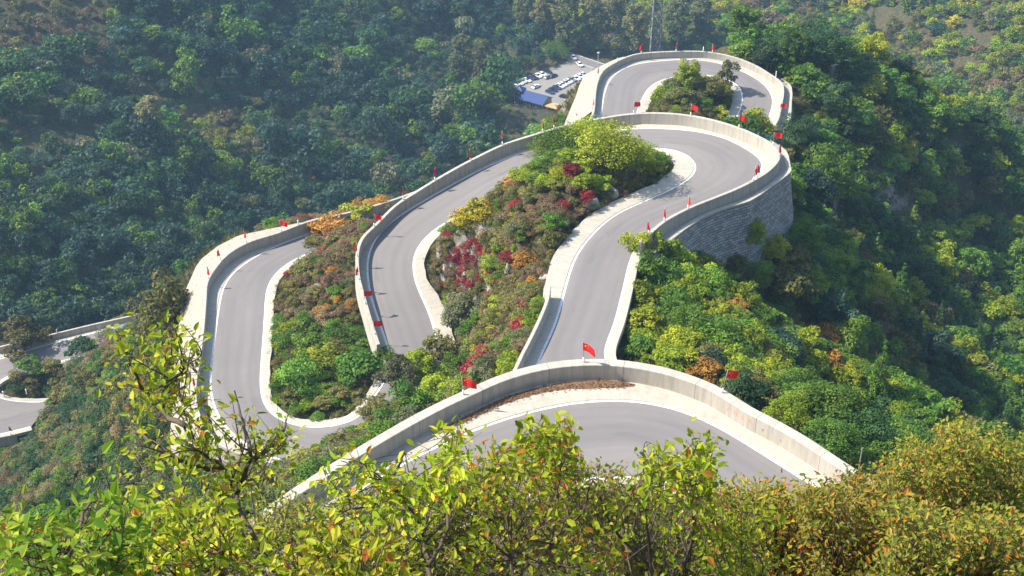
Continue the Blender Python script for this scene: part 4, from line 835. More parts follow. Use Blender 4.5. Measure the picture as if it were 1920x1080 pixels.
def far_trees():
    x, y = jitter(-420, 420, 190, 900, 4.6, rg); x2, y2 = jitter(60, 420, 380, 900, 4.4, rg); x = np.r_[x, x2]; y = np.r_[y, y2]; z = gz(x, y); u, v, d = project(np.stack([x, y, z], 1))
    ok = (u > -60) & (u < 1980) & (v > -50) & (v < 640); x, y, z, u, v, d = (a[ok] for a in (x, y, z, u, v, d))
    near = (x > -125) & (x < 100) & (y < 278); rd = np.full(len(x), 99.0)
    if near.any(): rd[near] = road_dist(x[near], y[near])[0]
    skip = np.zeros(len(x), bool)
    for R in REG: skip |= inpoly(u, v, R[2]) & (y < 278)
    for s in SCAR: skip |= inpoly(u, v, s)
    clr = inpoly(u, v, CLEAR)
    lot = inpoly(u, v, [(948,162),(1000,134),(1052,122),(1062,112),(1005,92),(985,80),(990,76),(1020,86),(1075,97),(1130,112),(1200,130),(1180,235),(1040,220),(990,206),(945,185)]) & (z < CZ-235)
    lowv = z < CZ-255
    woods_zone = (u > 1380) & (v > 30) & (d < 430) & (x < 330) & (x > -20) & (y < 470)
    n1 = _vn(x, y, 40, 31); n2 = _vn(x, y, 11, 33)
    for i in range(len(x)):
        if skip[i] or lot[i] or woods_zone[i] or rd[i] < 2.5: continue
        if d[i] < 420 and 1000 < u[i] < 1200 and v[i] < 250: continue
        if 930 < u[i] < 1090 and 195 < v[i] < 275: addf(x[i], y[i], z[i], rg.uniform(.8, 1.5), .7, 'blue' if rg.random() < .5 else 'green'); continue
        left = u[i] < 1000+ (v[i]*0.3)
        if d[i] < 335 and 1000 < u[i] < 1420: continue
        if clr[i]: addf(x[i], y[i], z[i], rg.uniform(.6, 1.3), .5, 'green'); continue
        if not seen((x[i], y[i], z[i]+9)): continue
        if left:
            r = min(6.5, 2.9*math.exp(rg.normal(0, .36)))*(.75+.6*n1[i])*(1.25 if rg.random() < .12 else 1); mix = FAR_L
            if u[i] < 200 and v[i] < 110: mix = dict(rust=.5, olive=.25, grey=.15, dark=.1); r *= .55
            elif 330 < u[i] < 480 and 205 < v[i] < 300: mix = dict(olive=.5, lime=.2, rust=.2, green=.1); r *= .7
            hz = rg.uniform(.85, 1.35); r = min(r, max(1.3, (d[i]-170)/48))
        else:
            r = min(5.5, 2.3*math.exp(rg.normal(0, .38)))*(.75+.6*n1[i]); mix = FAR_R; hz = rg.uniform(.7, 1.1)
            if u[i] > 1640 and v[i] < 100 and n1[i]+.25*n2[i] > .50: addf(x[i], y[i], z[i], rg.uniform(2, 3.2), 1.0, 'green' if rg.random() < .6 else 'dark', 'cone'); continue
            if n2[i] < .07: continue
        s = min(.999, max(0, (.55*n2[i]+.45*rg.random()-.5)*1.75+.5)) if rg.random() < .6 else rg.random()
        addf(x[i], y[i], z[i], r, hz, pick(mix, s))
far_trees()
scatter('forest', wproto, FP, FS, FR, FI, 'dense mixed autumn forest covering the far mountainsides and the valley', 'forest')
print('shrub candidates', len(cand), 'woods', len(W), 'far', len(FP))
# --- grass and weeds on the open ground of the ridge
def tuft_proto(cols, seed):
    rr = np.random.default_rng(seed); n = 46; a = rr.random(n)*6.283; q = rr.random(n)**.6*.55; h = rr.uniform(.25, .75, n); b = np.stack([np.cos(a)*q, np.sin(a)*q, np.zeros(n)], 1); tip = b+np.stack([np.cos(a)*h*.5+rr.normal(0, .12, n), np.sin(a)*h*.5+rr.normal(0, .12, n), h], 1)
    w = np.stack([-np.sin(a), np.cos(a), np.zeros(n)], 1)*rr.uniform(.03, .075, n)[:, None]; V = np.stack([b-w, b+w, tip], 1).reshape(-1, 3)
    return make_mesh('tuft', V, np.arange(3*n).reshape(n, 3), LM[cols], attrs={'t': rr.random(n)})
def grass():
    x, y = jitter(-125, 95, 60, 275, 1.0, rg); z = gz(x, y); u, v, d = project(np.stack([x, y, z], 1)); ok = (u > -20) & (u < 1940) & (v > 60) & (v < 1040); x, y, z, u, v, d = (a[ok] for a in (x, y, z, u, v, d))
    rd, zr, sd = road_dist(x, y); bad = in_ledge(x, y); ok = (rd > .05) & ~bad & (_vn(x, y, 3.0, 51) > .25); x, y, z, u = (a[ok] for a in (x, y, z, u)); n = len(x)
    s = rg.uniform(.5, 1.4, n); mix = [0, 1, 2, 3]; idx = np.where(_vn(x, y, 6, 52) > .5, 0, 1); idx = np.where(rg.random(n) < .25, rg.integers(0, 4, n), idx)
    scatter('grass', [tuft_proto(c, i) for i, c in enumerate(('olive', 'grey', 'green', 'rust'))], np.stack([x, y, z-.03], 1), np.stack([s, s, s], 1), np.stack([0*x, 0*x, rg.uniform(0, 6.28, n)], 1), idx, 'dry grass and weeds on the open banks beside the road', 'grass')
grass()
# ------------------------------------------------------------------ flags and posts along the parapets
M_RED = simple('red_cloth', (.80, .020, .025), .8, 0, .15, .10, 3); M_WHITE = simple('white_paint', (.78, .78, .76), .5); M_STEEL = simple('grey_steel', (.36, .37, .38), .45, .5); M_PYLON = simple('weathered_galvanised_steel', (.15, .16, .18), .6, .3); M_GOLD = simple('yellow_print', (.80, .55, .05), .7); M_BLUE = simple('blue_paint', (.05, .14, .42), .5)
def cloth(kind, seed, w=1.15, h=.82):
    rd = random.Random(seed); nx, nz = 11, 7; V = []
    a0 = rd.uniform(0, 6.28)
    for j in range(nz):
        for i in range(nx):
            s, t = i/(nx-1), j/(nz-1)
            if kind == 'fly':
                y = .13*math.sin(s*5.2+a0+t*.8)*s; x = s*w*.97; z = -t*h-.10*s*s-.26*s*(rd.uniform(.9, 1.1) if i == nx-1 else 1)*(.4+.6*math.sin(seed))
            else:
                ang = math.sin(s*9+a0)*.9; x = .16*s+.32*s*math.cos(ang*1.2+a0)*(.5+.5*t); y = .17*math.sin(s*11+a0)*(.35+.65*t); z = -t*h*1.0-s*(.42+.2*t)
            V.append((x, y, z))
    F_ = [(j*nx+i, j*nx+i+1, (j+1)*nx+i+1, (j+1)*nx+i) for j in range(nz-1) for i in range(nx-1)]
    return V, F_, nx
CLOTHS = {}
def flag(pos, kind, label, yaw=0.0, hp=2.0, lean=(0, 0), socket=True, star=False, seed=0, size=1.0):
    root = empty('flag', pos, label, 'flag', 'red flags along the road', 0)
    if 'pole' not in CLOTHS:
        CLOTHS['pole'] = MB().tube([(0, 0, -.15), (0, 0, 2.05)], .026, 6).mesh('pole', M_STEEL, True); CLOTHS['sock'] = MB().tube([(0, 0, -.1), (0, 0, .48)], .075, 8).mesh('socket', M_WHITE, True)
    p = link('pole', CLOTHS['pole'], root); p.scale = (1, 1, hp/2.0)
    k = (kind, seed % 5)
    if k not in CLOTHS:
        V, F_, nx = cloth(kind, seed % 5+1); CLOTHS[k] = (make_mesh('banner', np.array(V), F_, M_RED, smooth_=True), V, nx)
    me, V, nx = CLOTHS[k]; b = link('banner', me, root, (.025, 0, hp)); b.rotation_euler = (0, 0, yaw); b.scale = (size,)*3
    if socket: link('socket', CLOTHS['sock'], root)
    if star:
        for q, (s, t, r) in enumerate(((.18, .27, .12), (.36, .1, .042), (.43, .2, .042), (.43, .34, .042), (.36, .45, .042))):
            c = np.array(V[int(round(t*6))*nx+int(round(s*10))]); c[0] = s*1.15*.97; sv = []
            for e in range(10):
                rr = r if e % 2 == 0 else r*.4; a = e*math.pi/5+math.pi/2; sv.append((c[0]+rr*math.cos(a), c[1]-.012, c[2]+rr*math.sin(a)))
            sv2 = [(x, y+.026, z) for x, y, z in sv]; sm = make_mesh('star', np.array(sv+sv2), [tuple(range(10)), tuple(range(19, 9, -1))]+[(e, 10+e, 10+(e+1) % 10, (e+1) % 10) for e in range(10)], M_GOLD); link('star', sm, b)
    root.rotation_euler = (lean[0], lean[1], 0); return root
def on_wall(key, u, v):
    c = (WALLS[key]+WOUT[key])/2; pu, pv, _ = project(c); k = int(np.argmin((pu-u)**2+(pv-v)**2)); return tuple(c[k]+[0, 0, .0])
FL = [
 ('near', 866, 740, 'fly', 'red flag on the near parapet beside the round salmon red bush'), ('near', 1093, 680, 'fly', 'red flag standing in front of the straight road at the top of the near parapet'), ('near', 1365, 730, 'fly', 'red flag on the right part of the near parapet above the faint red writing'),
 ('bend', 1216, 438, 'limp', 'limp red flag at the near end of the second bend parapet'), ('bend', 1243, 414, 'limp', 'limp red flag second from the near end of the second bend parapet'), ('bend', 1289, 389, 'limp', 'limp red flag opposite the tree shadow on the second bend'),
 ('bend', 1411, 337, 'limp', 'left one of two overlapping limp red flags on the second bend'), ('bend', 1420, 331, 'limp', 'right one of two overlapping limp red flags on the second bend'), ('bend', 1457, 294, 'limp', 'small limp red flag at the outermost point of the second bend'),
 ('bend', 1449, 275, 'fly', 'red flag against the dark round tree at the second bend'), ('bend', 1381, 240, 'fly', 'red flag beside the right leg of the far loop road'), ('bend', 1294, 217, 'fly', 'red flag in front of the far loop island'), ('bend', 1187, 214, 'fly', 'red flag in front of the left leg of the far loop road'),
 ('bend', 1040, 243, 'limp', 'limp red flag half behind the big bush atop the mound'), ('bend', 1015, 250, 'limp', 'red flag just left of the big bush atop the mound'), ('bend', 945, 273, 'limp', 'limp red flag with white foot on the parapet above the mound slope'), ('bend', 884, 302, 'limp', 'limp red flag midway along the long upper stretch of the middle parapet'),
 ('bend', 817, 338, 'limp', 'limp red flag against the forest before the parapet bends down'), ('bend', 755, 378, 'limp', 'red flag where the parapet starts to turn above the orange bushes'), ('bend', 700, 426, 'fly', 'red flag beside the rust orange bush on the middle parapet'), ('bend', 672, 480, 'limp', 'red flag at the leftmost point of the middle parapet'),
 ('bend', 675, 527, 'limp', 'small limp red flag below the leftmost point of the middle parapet'), ('bend', 684, 570, 'fly', 'red flag in the lower third of the middle parapet'), ('bend', 706, 622, 'fly', 'red flag nearest the lower end of the middle parapet'),
 ('top', 1117, 205, 'limp', 'red flag at the left end of the far loop parapet'), ('top', 1127, 146, 'limp', 'red flag on the far loop parapet in front of the car park'), ('top', 1204, 100, 'limp', 'limp red flag left of the lattice pylon on the far loop'), ('top', 1271, 96, 'limp', 'limp red flag right of the lattice pylon on the far loop'), ('top', 1340, 99, 'limp', 'limp red flag right of the white round post at the top of the far loop'), ('top', 1459, 210, 'fly', 'leaning red flag at the right end of the far loop parapet'),
 ('left', 527, 434, 'fly', 'red flag at the top of the left parapet against the forest'), ('left', 460, 457, 'limp', 'limp red flag at the upper corner of the wide pale concrete face'), ('left', 415, 492, 'limp', 'limp red flag second down from the upper corner of the pale concrete face'), ('left', 391, 525, 'limp', 'red flag where the left parapet straightens beside the pale face'),
 ('left', 368, 730, 'limp', 'small red flag on the left parapet behind the foreground sapling leaves'), ('left', 553, 877, 'fly', 'red flag by the lower hairpin seen past the foreground leaves'), ('low', 20, 813, 'limp', 'lone red flag on the low valley road at the left edge'),
]
for q, (key, u, v, kind, lab) in enumerate(FL):
    near = key == 'near'; p = on_wall(key, u, v)
    flag(p, kind, lab, yaw=(-.15, -.5, .35, .1, -.3)[q % 5] if kind == 'fly' else random.uniform(0, 6.28), hp=(1.75, 2.05, 2.3)[q] if near else random.uniform(1.7, 2.1), lean=(random.uniform(-.06, .06), .13 if q == 2 else random.uniform(-.09, .09)), star=near, seed=q, size=1.0 if near else .92)
flag(tuple(P(1084, 226, -118.2)), 'limp', 'leaning red flag on the pale sloping face left of the far loop', hp=1.7, lean=(0, -.35), seed=3)
def post(pos, label, h=.75, r=.10, name='white_post', mat=None, cap=False):
    mb = MB().tube([(0, 0, -.1), (0, 0, h), (0, 0, h+.03)], [r, r, r*.7], 8)
    if cap: mb.tube([(-.03, 0, h+.2), (.05, 0, h+.2)], [.30, .30], 12)
    link(name, mb.mesh(name, mat or M_WHITE), None, pos, label, 'post')
for key, u, v, lab, kw in (('left', 560, 422, 'short white post right of the flag at the top of the left parapet', {}), ('left', 620, 406, 'short white post where the left parapet meets the orange bush', {}), ('low', 106, 625, 'short white post on the low valley parapet', {}), ('top', 1315, 97, 'white round topped post at the top of the far loop', dict(cap=True, h=.5)), ('top', 1452, 146, 'white post in front of the dark round bush tree', dict(h=1.3)), ('top', 1160, 113, 'small white post left of the pylon on the far loop', dict(h=.6)), ('near', 1598, 905, 'slim grey post at the right end of the near parapet', dict(h=2.6, r=.045, name='grey_post', mat=M_STEEL))):
    post(on_wall(key, u, v), lab, **kw)
for q, (u, v) in enumerate(((7, 742), (50, 738), (106, 733))): post(tuple(P(u, v, -160.4)), ('white kerb post nearest the left edge by the lower valley road', 'middle white kerb post by the lower valley road', 'white kerb post farthest from the left edge by the lower valley road')[q], h=1.0, r=.13)
# faint red brush writing on the near parapet
M_FADE = simple('faded_red_paint', (.62, .27, .22), .9, 0, .1, .25, 12); M_FADE2 = simple('faded_grey_paint', (.27, .26, .29), .9, 0, .1, .3, 12)
wn = WALLS['near']; nn2 = normals2(wn)*side('near', 'N'); pu, pv, _ = project(wn); kc = int(np.argmin((pu-1362)**2+(pv-752)**2)); t_ = wn[min(kc+4, len(wn)-1)]-wn[kc]; t_[2] = 0; t_ /= np.linalg.norm(t_); nin = -np.r_[nn2[kc+2], 0]
GL = [[((0,.9),(.5,1)),((.5,1),(.55,.72)),((.55,.72),(.05,.35)),((.05,.35),(.1,.05)),((.1,.05),(.65,0)),((.3,.62),(.62,.5))], [((.1,.85),(.6,.85)),((.1,.85),(.1,.15)),((.6,.85),(.62,.15)),((.1,.5),(.6,.5)),((.1,.15),(.62,.15))], [((.05,.95),(.6,.9)),((.6,.9),(.2,.55)),((.2,.55),(.65,.5)),((.65,.5),(.1,.05)),((.3,.3),(.7,.05))], [((.1,.85),(.6,.85)),((.1,.85),(.12,.5)),((.12,.5),(.6,.5)),((.6,.88),(.55,0)),((.35,.85),(.35,.5))]]
def stroke_mesh(sets, th, mat, x0, z0, sc, adv):
    mb = MB(); 
    for gi_, gl in enumerate(sets):
        for a, b in gl:
            pa, pb = [np.array([x0+adv*gi_+sc*.8*q[0], z0+sc*q[1]]) for q in (a, b)]; d = pb-pa; L = np.linalg.norm(d); d /= L; nrm = np.array([-d[1], d[0]])*th/2; pa = pa-d*th*.3; pb = pb+d*th*.3
            pts = [pa-nrm, pb-nrm, pb+nrm, pa+nrm]; kk = [wn[min(kc+2, len(wn)-1)]]
            Vv = []
            for dep in (.004, -.03):
                for q in pts:
                    # follow the curve of the wall
                    ks = kc+q[0]/.9; k0 = min(int(ks), len(wn)-2); f = ks-k0; w0 = wn[k0]*(1-f)+wn[k0+1]*f; n0 = -np.r_[nn2[k0]*(1-f)+nn2[k0+1]*f, 0]
                    Vv.append(tuple(w0+n0*dep+np.array([0, 0, q[1]])))
            mb.add(Vv, [(0, 1, 2, 3), (7, 6, 5, 4), (0, 4, 5, 1), (1, 5, 6, 2), (2, 6, 7, 3), (3, 7, 4, 0)])
    return mb.mesh('painted_writing', mat)
WN = link('painted_writing', stroke_mesh(GL, .075, M_FADE, .15, -.98, .62, .74), WOBJ['near']); WN['label'] = 'faint red brush characters on the parapet face'
link('painted_mark', stroke_mesh([[((.2,.5),(.6,.62)),((.3,.2),(.55,.5)),((.6,.6),(.5,.15))]], .07, M_FADE2, 3.6, -1.05, .5, .7), WOBJ['near']); link('painted_mark', stroke_mesh([[((.3,.0),(.35,.6)),((.2,.55),(.5,.6))]], .06, M_FADE2, 5.4, -1.1, .42, .7), WOBJ['near'])
# ------------------------------------------------------------------ car park in the valley
def lot_mat():
    m, nt, out = newmat('worn_paving'); g = NG(nt); o = g.obj(); a = g.noise(o, .07, 5); b_ = g.noise(o, .7, 5)
    c = g.ramp(a, [(.35, (.20, .195, .19)), (.55, (.27, .245, .21)), (.7, (.22, .21, .20))]); c = g.mix(g.math('MULTIPLY', b_, .4), c, (.17, .165, .16)); b = g.bsdf(c, .9); g.l(b.outputs[0], out.inputs[0]); return m
M_LOT = lot_mat()
poly = [P(u, v, LOT_Z) for u, v in ((949,168),(960,158),(985,148),(1010,136),(1050,121),(1066,113),(1085,112),(1130,121),(1200,140),(1190,240),(1075,222),(1062,216),(1045,206),(1000,196))]
link('car_park', make_mesh('car_park', np.array(poly), [tuple(range(len(poly)-1, -1, -1))], M_LOT), kind='structure')
rc_ = resample(catmull([P(u, v, LOT_Z) for u, v in ((975,72),(998,82),(1022,91),(1048,99),(1075,108),(1110,120),(1150,133))], 6), 3); nr = normals2(rc_)
V, F_, UV = ribbon([off(rc_, nr, -3.6, .10), off(rc_, nr, 3.6, .10)]); VR = link('car_park_road', make_mesh('car_park_road', V, F_, M_ASPH, uv=UV), kind='structure')
for s_ in (-1, 1):
    V, F_, UV = ribbon([off(rc_, nr, s_*3.4, .12), off(rc_, nr, s_*3.1, .12)]); link('edge_line', make_mesh('edge_line', V, F_, M_PAINT, uv=UV), VR)
CARC = {k: simple(k+'_car_paint', c, .3, .1, .6, .03) for k, c in dict(white=(.80, .80, .80), navy=(.035, .05, .13), black=(.022, .023, .027), grey=(.23, .24, .26), silver=(.5, .51, .53)).items()}
M_GLASS = simple('dark_car_glass', (.02, .024, .03), .12, 0, .6, .05); M_TYRE = simple('tyre_rubber', (.025, .025, .025), .8); M_LAMP = simple('lamp_lens', (.55, .5, .48), .2)
def loft(mb, prof, m):
    """prof: list of (x, half width, z0, z1) sections"""
    b = len(mb.V); 
    for x, w, z0, z1 in prof: mb.V += [(x, -w, z0), (x, -w*1.0, z0+(z1-z0)*.6), (x, -w*.88, z1), (x, w*.88, z1), (x, w, z0+(z1-z0)*.6), (x, w, z0)]
    n = len(prof)
    for i in range(n-1):
        for k in range(6): mb.F.append((b+i*6+k, b+i*6+(k+1) % 6, b+(i+1)*6+(k+1) % 6, b+(i+1)*6+k)); mb.M.append(m)
    mb.F += [tuple(b+k for k in range(5, -1, -1)), tuple(b+(n-1)*6+k for k in range(6))]; mb.M += [m, m]
CARM = {}
def car(pos, col, yaw, label):
    if 'g' not in CARM:
        g = MB(); loft(g, [(-1.75, .70, .86, .92), (-1.15, .72, .86, 1.40), (.1, .72, .86, 1.42), (.95, .72, .86, .93)], 0); CARM['g'] = g.mesh('window_glass', M_GLASS)
        CARM['w'] = MB().tube([(0, -.11, 0), (0, .11, 0)], .33, 14).mesh('wheel', M_TYRE); CARM['l'] = MB().tube([(0, 0, 0), (.06, 0, 0)], [.13, .1], 8).mesh('headlight', M_LAMP)
    if col not in CARM:
        b = MB(); loft(b, [(-2.25, .72, .35, .72), (-2.1, .86, .24, .88), (-1.2, .88, .22, .90), (1.0, .88, .22, .90), (1.85, .86, .24, .80), (2.25, .70, .34, .62)], 0); loft(b, [(-1.05, .64, 1.38, 1.46), (-.5, .66, 1.38, 1.49), (.15, .63, 1.37, 1.45)], 0); CARM[col] = b.mesh('body', CARC[col])
    r = empty('parked_car', pos, label, 'car', 'cars in the valley car park', yaw); link('body', CARM[col], r); link('window_glass', CARM['g'], r)
    for x in (-1.4, 1.4):
        for y in (-.82, .82): link('wheel', CARM['w'], r, (x, y, .33))
    for y in (-.6, .6): link('headlight', CARM['l'], r, (2.17, y, .62))
CARS = [(967,157,'white',-.75,'white car at the left end of the upper car row'), (974,155,'white',-.75,'white car second from the left end of the upper row'), (980,152,'silver',-.75,'silver car left of the dark pair in the upper row'), (988,150,'white',-.75,'white car touching the dark pair in the upper row'), (995,146,'navy',-.75,'dark blue car of the dark pair in the upper row'), (1001,145,'black',-.75,'black car of the dark pair in the upper row'),
 (1008,142,'white',-.75,'white car right of the dark pair in the upper row'), (1017,139,'white',-.75,'white car near the pole in the upper row'), (1026,133,'black',-.75,'dark car at the top of the upper row'), (1028,144,'grey',.8,'grey car parked at the right end of the upper row'), (1037,142,'black',.8,'black car at the right end of the upper row'), (1005,162,'white',.88,'lone white car in the middle of the car park'),
 (1031,172,'navy',-.76,'dark blue car at the near end of the lower row'), (1037,168,'black',-.76,'black car second in the lower row'), (1044,164,'navy',-.76,'navy car third in the lower row'), (1050,161,'white',-.76,'first white car after the dark cars in the lower row'), (1055,158,'white',-.76,'second white car after the dark cars in the lower row'), (1061,155,'silver',-.76,'silver car in the middle of the lower row'), (1066,152,'white',-.76,'white car right of the silver car in the lower row'), (1072,149,'grey',-.76,'grey car in the upper half of the lower row'), (1080,147,'white',-.76,'white car beside the pale wall face'), (1088,143,'white',-.76,'white car last but one in the lower row'), (1094,140,'white',-.76,'white car last in the lower row, by the wall face'),
 (1058,181,'black',-.5,'black car alone below the lower row'), (1068,189,'white',-.6,'white car half hidden below the lower row'), (1075,178,'black',-.6,'dark car by the pale wall face below the lower row'), (998,81,'white',-.7,'white car far up the car park road'), (1020,90,'white',-.7,'white car behind the round tree on the car park road'), (1075,108,'white',-1.1,'white car left of two on the road into the car park'), (1087,121,'white',-1.1,'white car right of two on the road into the car park')]
for u, v, c, yaw, lab in CARS: car(tuple(P(u, v+2, LOT_Z)+[0, 0, .12 if v < 125 else .01]), c, yaw, lab)
# shed with blue roof
M_BROOF = simple('blue_roof_sheet', (.022, .050, .17), .5, .1, .4, .15, 2); M_YWALL = simple('ochre_wall', (.48, .33, .15), .9, 0, .1, .2, 1); M_DARK = simple('dark_opening', (.02, .02, .022), .6); M_OWALL = simple('orange_wall', (.50, .25, .08), .9); M_TBLUE = simple('bright_blue_canvas', (.04, .26, .62), .7); M_RPAINT = simple('red_gate_paint', (.45, .06, .04), .6)
A = P(957, 194, LOT_Z); B = P(1016, 210, LOT_Z); ex = B-A; L = np.linalg.norm(ex); yaw = math.atan2(ex[1], ex[0])
sh = empty('blue_roofed_shed', tuple(A), 'long shed with a bright blue pitched roof and ochre walls by the car park', 'shed', None, yaw)
mb = MB(); D, H = 8.0, 3.4
mb.box((0, 0, -.3), (L, D, H)); mb.add([(0, 0, H), (0, D, H), (0, D/2, H+2.0), (L, 0, H), (L, D, H), (L, D/2, H+2.0)], [(0, 2, 1), (3, 4, 5)]); link('wall', mb.mesh('wall', M_YWALL), sh)
mb = MB()
for s0, s1 in ((-.6, D/2), (D+.6, D/2)):
    z0, z1 = H-.22, H+2.05; mb.add([(-.6, s0, z0), (L+.6, s0, z0), (L+.6, s1, z1), (-.6, s1, z1), (-.6, s0, z0+.14), (L+.6, s0, z0+.14), (L+.6, s1, z1+.14), (-.6, s1, z1+.14)], [(0, 1, 2, 3), (7, 6, 5, 4), (0, 4, 5, 1), (1, 5, 6, 2), (2, 6, 7, 3), (3, 7, 4, 0)])
for q in range(1, 14): mb.box((q*L/14-.05, -.5, H-.04), (q*L/14+.05, -.3, H+.08))
link('roof', mb.mesh('roof', M_BROOF), sh)
mb = MB().box((.5, 2.2, H+1.2), (4.2, 5.8, H+2.4)); mb.add([(.2, 1.9, H+2.4), (4.5, 1.9, H+2.4), (4.5, 6.1, H+2.4), (.2, 6.1, H+2.4), (2.35, 4, H+3.7)], [(0, 1, 4), (1, 2, 4), (2, 3, 4), (3, 0, 4), (3, 2, 1, 0)]); link('roof_turret', mb.mesh('roof_turret', M_BROOF), sh)
for q in range(5):
    w = link('window', MB().box((1.2+q*L/5.2, -.06, 1.0), (2.9+q*L/5.2, .05, 2.5)).mesh('window', M_DARK), sh); f_ = MB()
    x0 = 1.2+q*L/5.2
    for lo, hi in (((x0-.1, -.1, .9), (x0+1.8, -.06, 1.0)), ((x0-.1, -.1, 2.5), (x0+1.8, -.06, 2.6)), ((x0+.8, -.09, 1.0), (x0+.9, -.06, 2.5))): f_.box(lo, hi)
    link('frame', f_.mesh('frame', M_WHITE), w)
K = P(1024, 211, LOT_Z); ks = empty('snack_kiosk', tuple(K), 'small orange walled kiosk between the blue roofed shed and the blue canopy', 'kiosk', None, yaw)
link('wall', MB().box((0, 0, -.2), (5.0, 4, 2.9)).mesh('wall', M_OWALL), ks); link('roof', MB().box((-.4, -.6, 2.9), (5.4, 4.4, 3.1)).mesh('roof', M_YWALL), ks); link('counter_opening', MB().box((.8, -.05, 1.0), (4.1, .05, 2.3)).mesh('counter_opening', M_DARK), ks); link('counter', MB().box((.6, -.6, .85), (4.3, -.05, 1.0)).mesh('counter', M_WHITE), ks)
T_ = P(1041, 210, LOT_Z); te = empty('canopy', tuple(T_), 'bright blue canopy tent at the near corner of the car park', 'tent', None, yaw)
mb = MB(); mb.add([(-1.7, -1.7, 2.3), (1.7, -1.7, 2.3), (1.7, 1.7, 2.3), (-1.7, 1.7, 2.3), (0, 0, 3.5)], [(0, 1, 4), (1, 2, 4), (2, 3, 4), (3, 0, 4), (3, 2, 1, 0)]); link('tent_roof', mb.mesh('tent_roof', M_TBLUE), te)
for x in (-1.6, 1.6):
    for y in (-1.6, 1.6): link('leg', MB().tube([(x, y, 0), (x, y, 2.35)], .05, 6).mesh('leg', M_WHITE), te)
G_ = P(1047, 213, LOT_Z); ga = empty('entrance_frame', tuple(G_), 'small red and white gabled entrance frame right of the blue canopy', 'gate', None, yaw)
mb = MB()
for x in (-1.4, 1.4): mb.box((x-.2, -.2, 0), (x+.2, .2, 2.6))
mb.add([(-1.9, -.4, 2.6), (1.9, -.4, 2.6), (0, -.4, 4.0), (-1.9, .4, 2.6), (1.9, .4, 2.6), (0, .4, 4.0)], [(0, 1, 2), (5, 4, 3), (0, 3, 4, 1), (1, 4, 5, 2), (2, 5, 3, 0)]); link('frame', mb.mesh('frame', M_RPAINT), ga); link('panel', MB().box((-1.15, -.1, .05), (1.15, .1, 1.6)).mesh('panel', M_WHITE), ga)
# poles, lamp and the big lattice pylon
def lattice(name, x, y, H_, w0, w1, label, cat, th, arms=(), nseg=14):
    z = gz(x, y)[0]; r = empty(name, (x, y, z-.5), label, cat); legs = MB(); br = MB()
    def cor(t): w = (w0+(w1-w0)*t)/2; return [(-w, -w, H_*t), (w, -w, H_*t), (w, w, H_*t), (-w, w, H_*t)]
    for k in range(4): link('leg', MB().tube([cor(0)[k], cor(1)[k]], th, 5).mesh('leg', M_PYLON), r)
    ts = np.linspace(0, 1, nseg+1)
    for a, b in zip(ts[:-1], ts[1:]):
        ca, cb = cor(a), cor(b)
        for k in range(4): j = (k+1) % 4; br.tube([ca[k], cb[j]], th*.9, 4); br.tube([ca[j], cb[k]], th*.9, 4); br.tube([cb[k], cb[j]], th*.9, 4)
    link('lattice_bracing', br.mesh('lattice_bracing', M_PYLON), r)
    for h, l_ in arms:
        mb = MB(); w = (w0+(w1-w0)*h/H_)/2
        for s in (-1, 1): mb.tube([(s*w, -w, h), (s*l_, 0, h+.3)], th*.8, 4); mb.tube([(s*w, w, h), (s*l_, 0, h+.3)], th*.8, 4); mb.tube([(s*w, 0, h+1.6), (s*l_, 0, h+.3)], th*.7, 4)
        link('cross_arm', mb.mesh('cross_arm', M_PYLON), r)
q = PD(1228, 100, 560); lattice('lattice_pylon', q[0], q[1], 62, 4.6, 2.6, 'tall grey steel lattice pylon rising behind the far loop to the top edge', 'pylon', .17, ((44, 3.0),), 16)
q = P(1007, 129, LOT_Z); lattice('lattice_pole', q[0], q[1], 11, .9, .5, 'slim pale lattice pole at the back of the car park', 'pole', .06, (), 12)
q = P(988, 79, LOT_Z); mb = MB().tube([(0, 0, 0), (0, 0, 8.5)], [.16, .10], 8); mb.box((-1.1, -.07, 7.6), (1.1, .07, 7.75)); link('utility_pole', mb.mesh('utility_pole', M_PYLON), None, tuple(q), 'plain utility pole with a crossbar beside the far car on the car park road', 'pole')
q = P(1121, 121, LOT_Z); lp = empty('street_lamp', tuple(q), 'white street lamp beside the car park exit next to the far loop parapet', 'lamp'); link('pole', MB().tube([(0, 0, 0), (0, 0, 5.2)], .09, 6).mesh('pole', M_WHITE), lp); link('lamp_head', MB().box((-.5, -.25, 5.2), (.5, .25, 5.9)).mesh('lamp_head', M_WHITE), lp)
# short bit of another parapet among the trees, and a streak of red cloth in the woods
def sight(u, v, up=0.0, t0=150):
    r_ = ray(u, v)
    for t in np.arange(t0, 1400, .5):
        p = r_*t+np.array([0, 0, CZ])
        if p[2]-up <= gz(p[0], p[1])[0]: return p
    return p
cw_ = resample(catmull([sight(u, v, 3.2, 240) for u, v in ((1558,124),(1572,120),(1588,127),(1598,137),(1607,149))], 6), .8); n_ = normals2(cw_)
V, F_, UV = ribbon([off(cw_, n_, -.25, -4), off(cw_, n_, -.25, 0), off(cw_, n_, .25, 0), off(cw_, n_, .25, -4)]); link('parapet_wall', make_mesh('parapet_wall', V, F_, M_WALL, uv=UV), label='short curved pale wall glimpsed among the trees on the crest', cat='parapet wall', group='concrete parapets along the road bends')
post(tuple(cw_[int(len(cw_)*.8)]), 'white post beside the short curved wall on the crest', h=1.6, r=.12)
pts = [sight(u, v, 3.5, 200) for u, v in ((1834,222),(1840,236),(1846,246),(1852,258))]; cw_ = resample(catmull(pts, 6), .6); n_ = normals2(cw_); jit = rng.normal(0, .25, (len(cw_), 3)); V, F_, UV = ribbon([cw_+[-.5, 0, .2]+jit*.4, cw_+[0, .1, .5]+jit, cw_+[.5, 0, -.1]+jit*.4, cw_+[.3, 0, -1.0]])
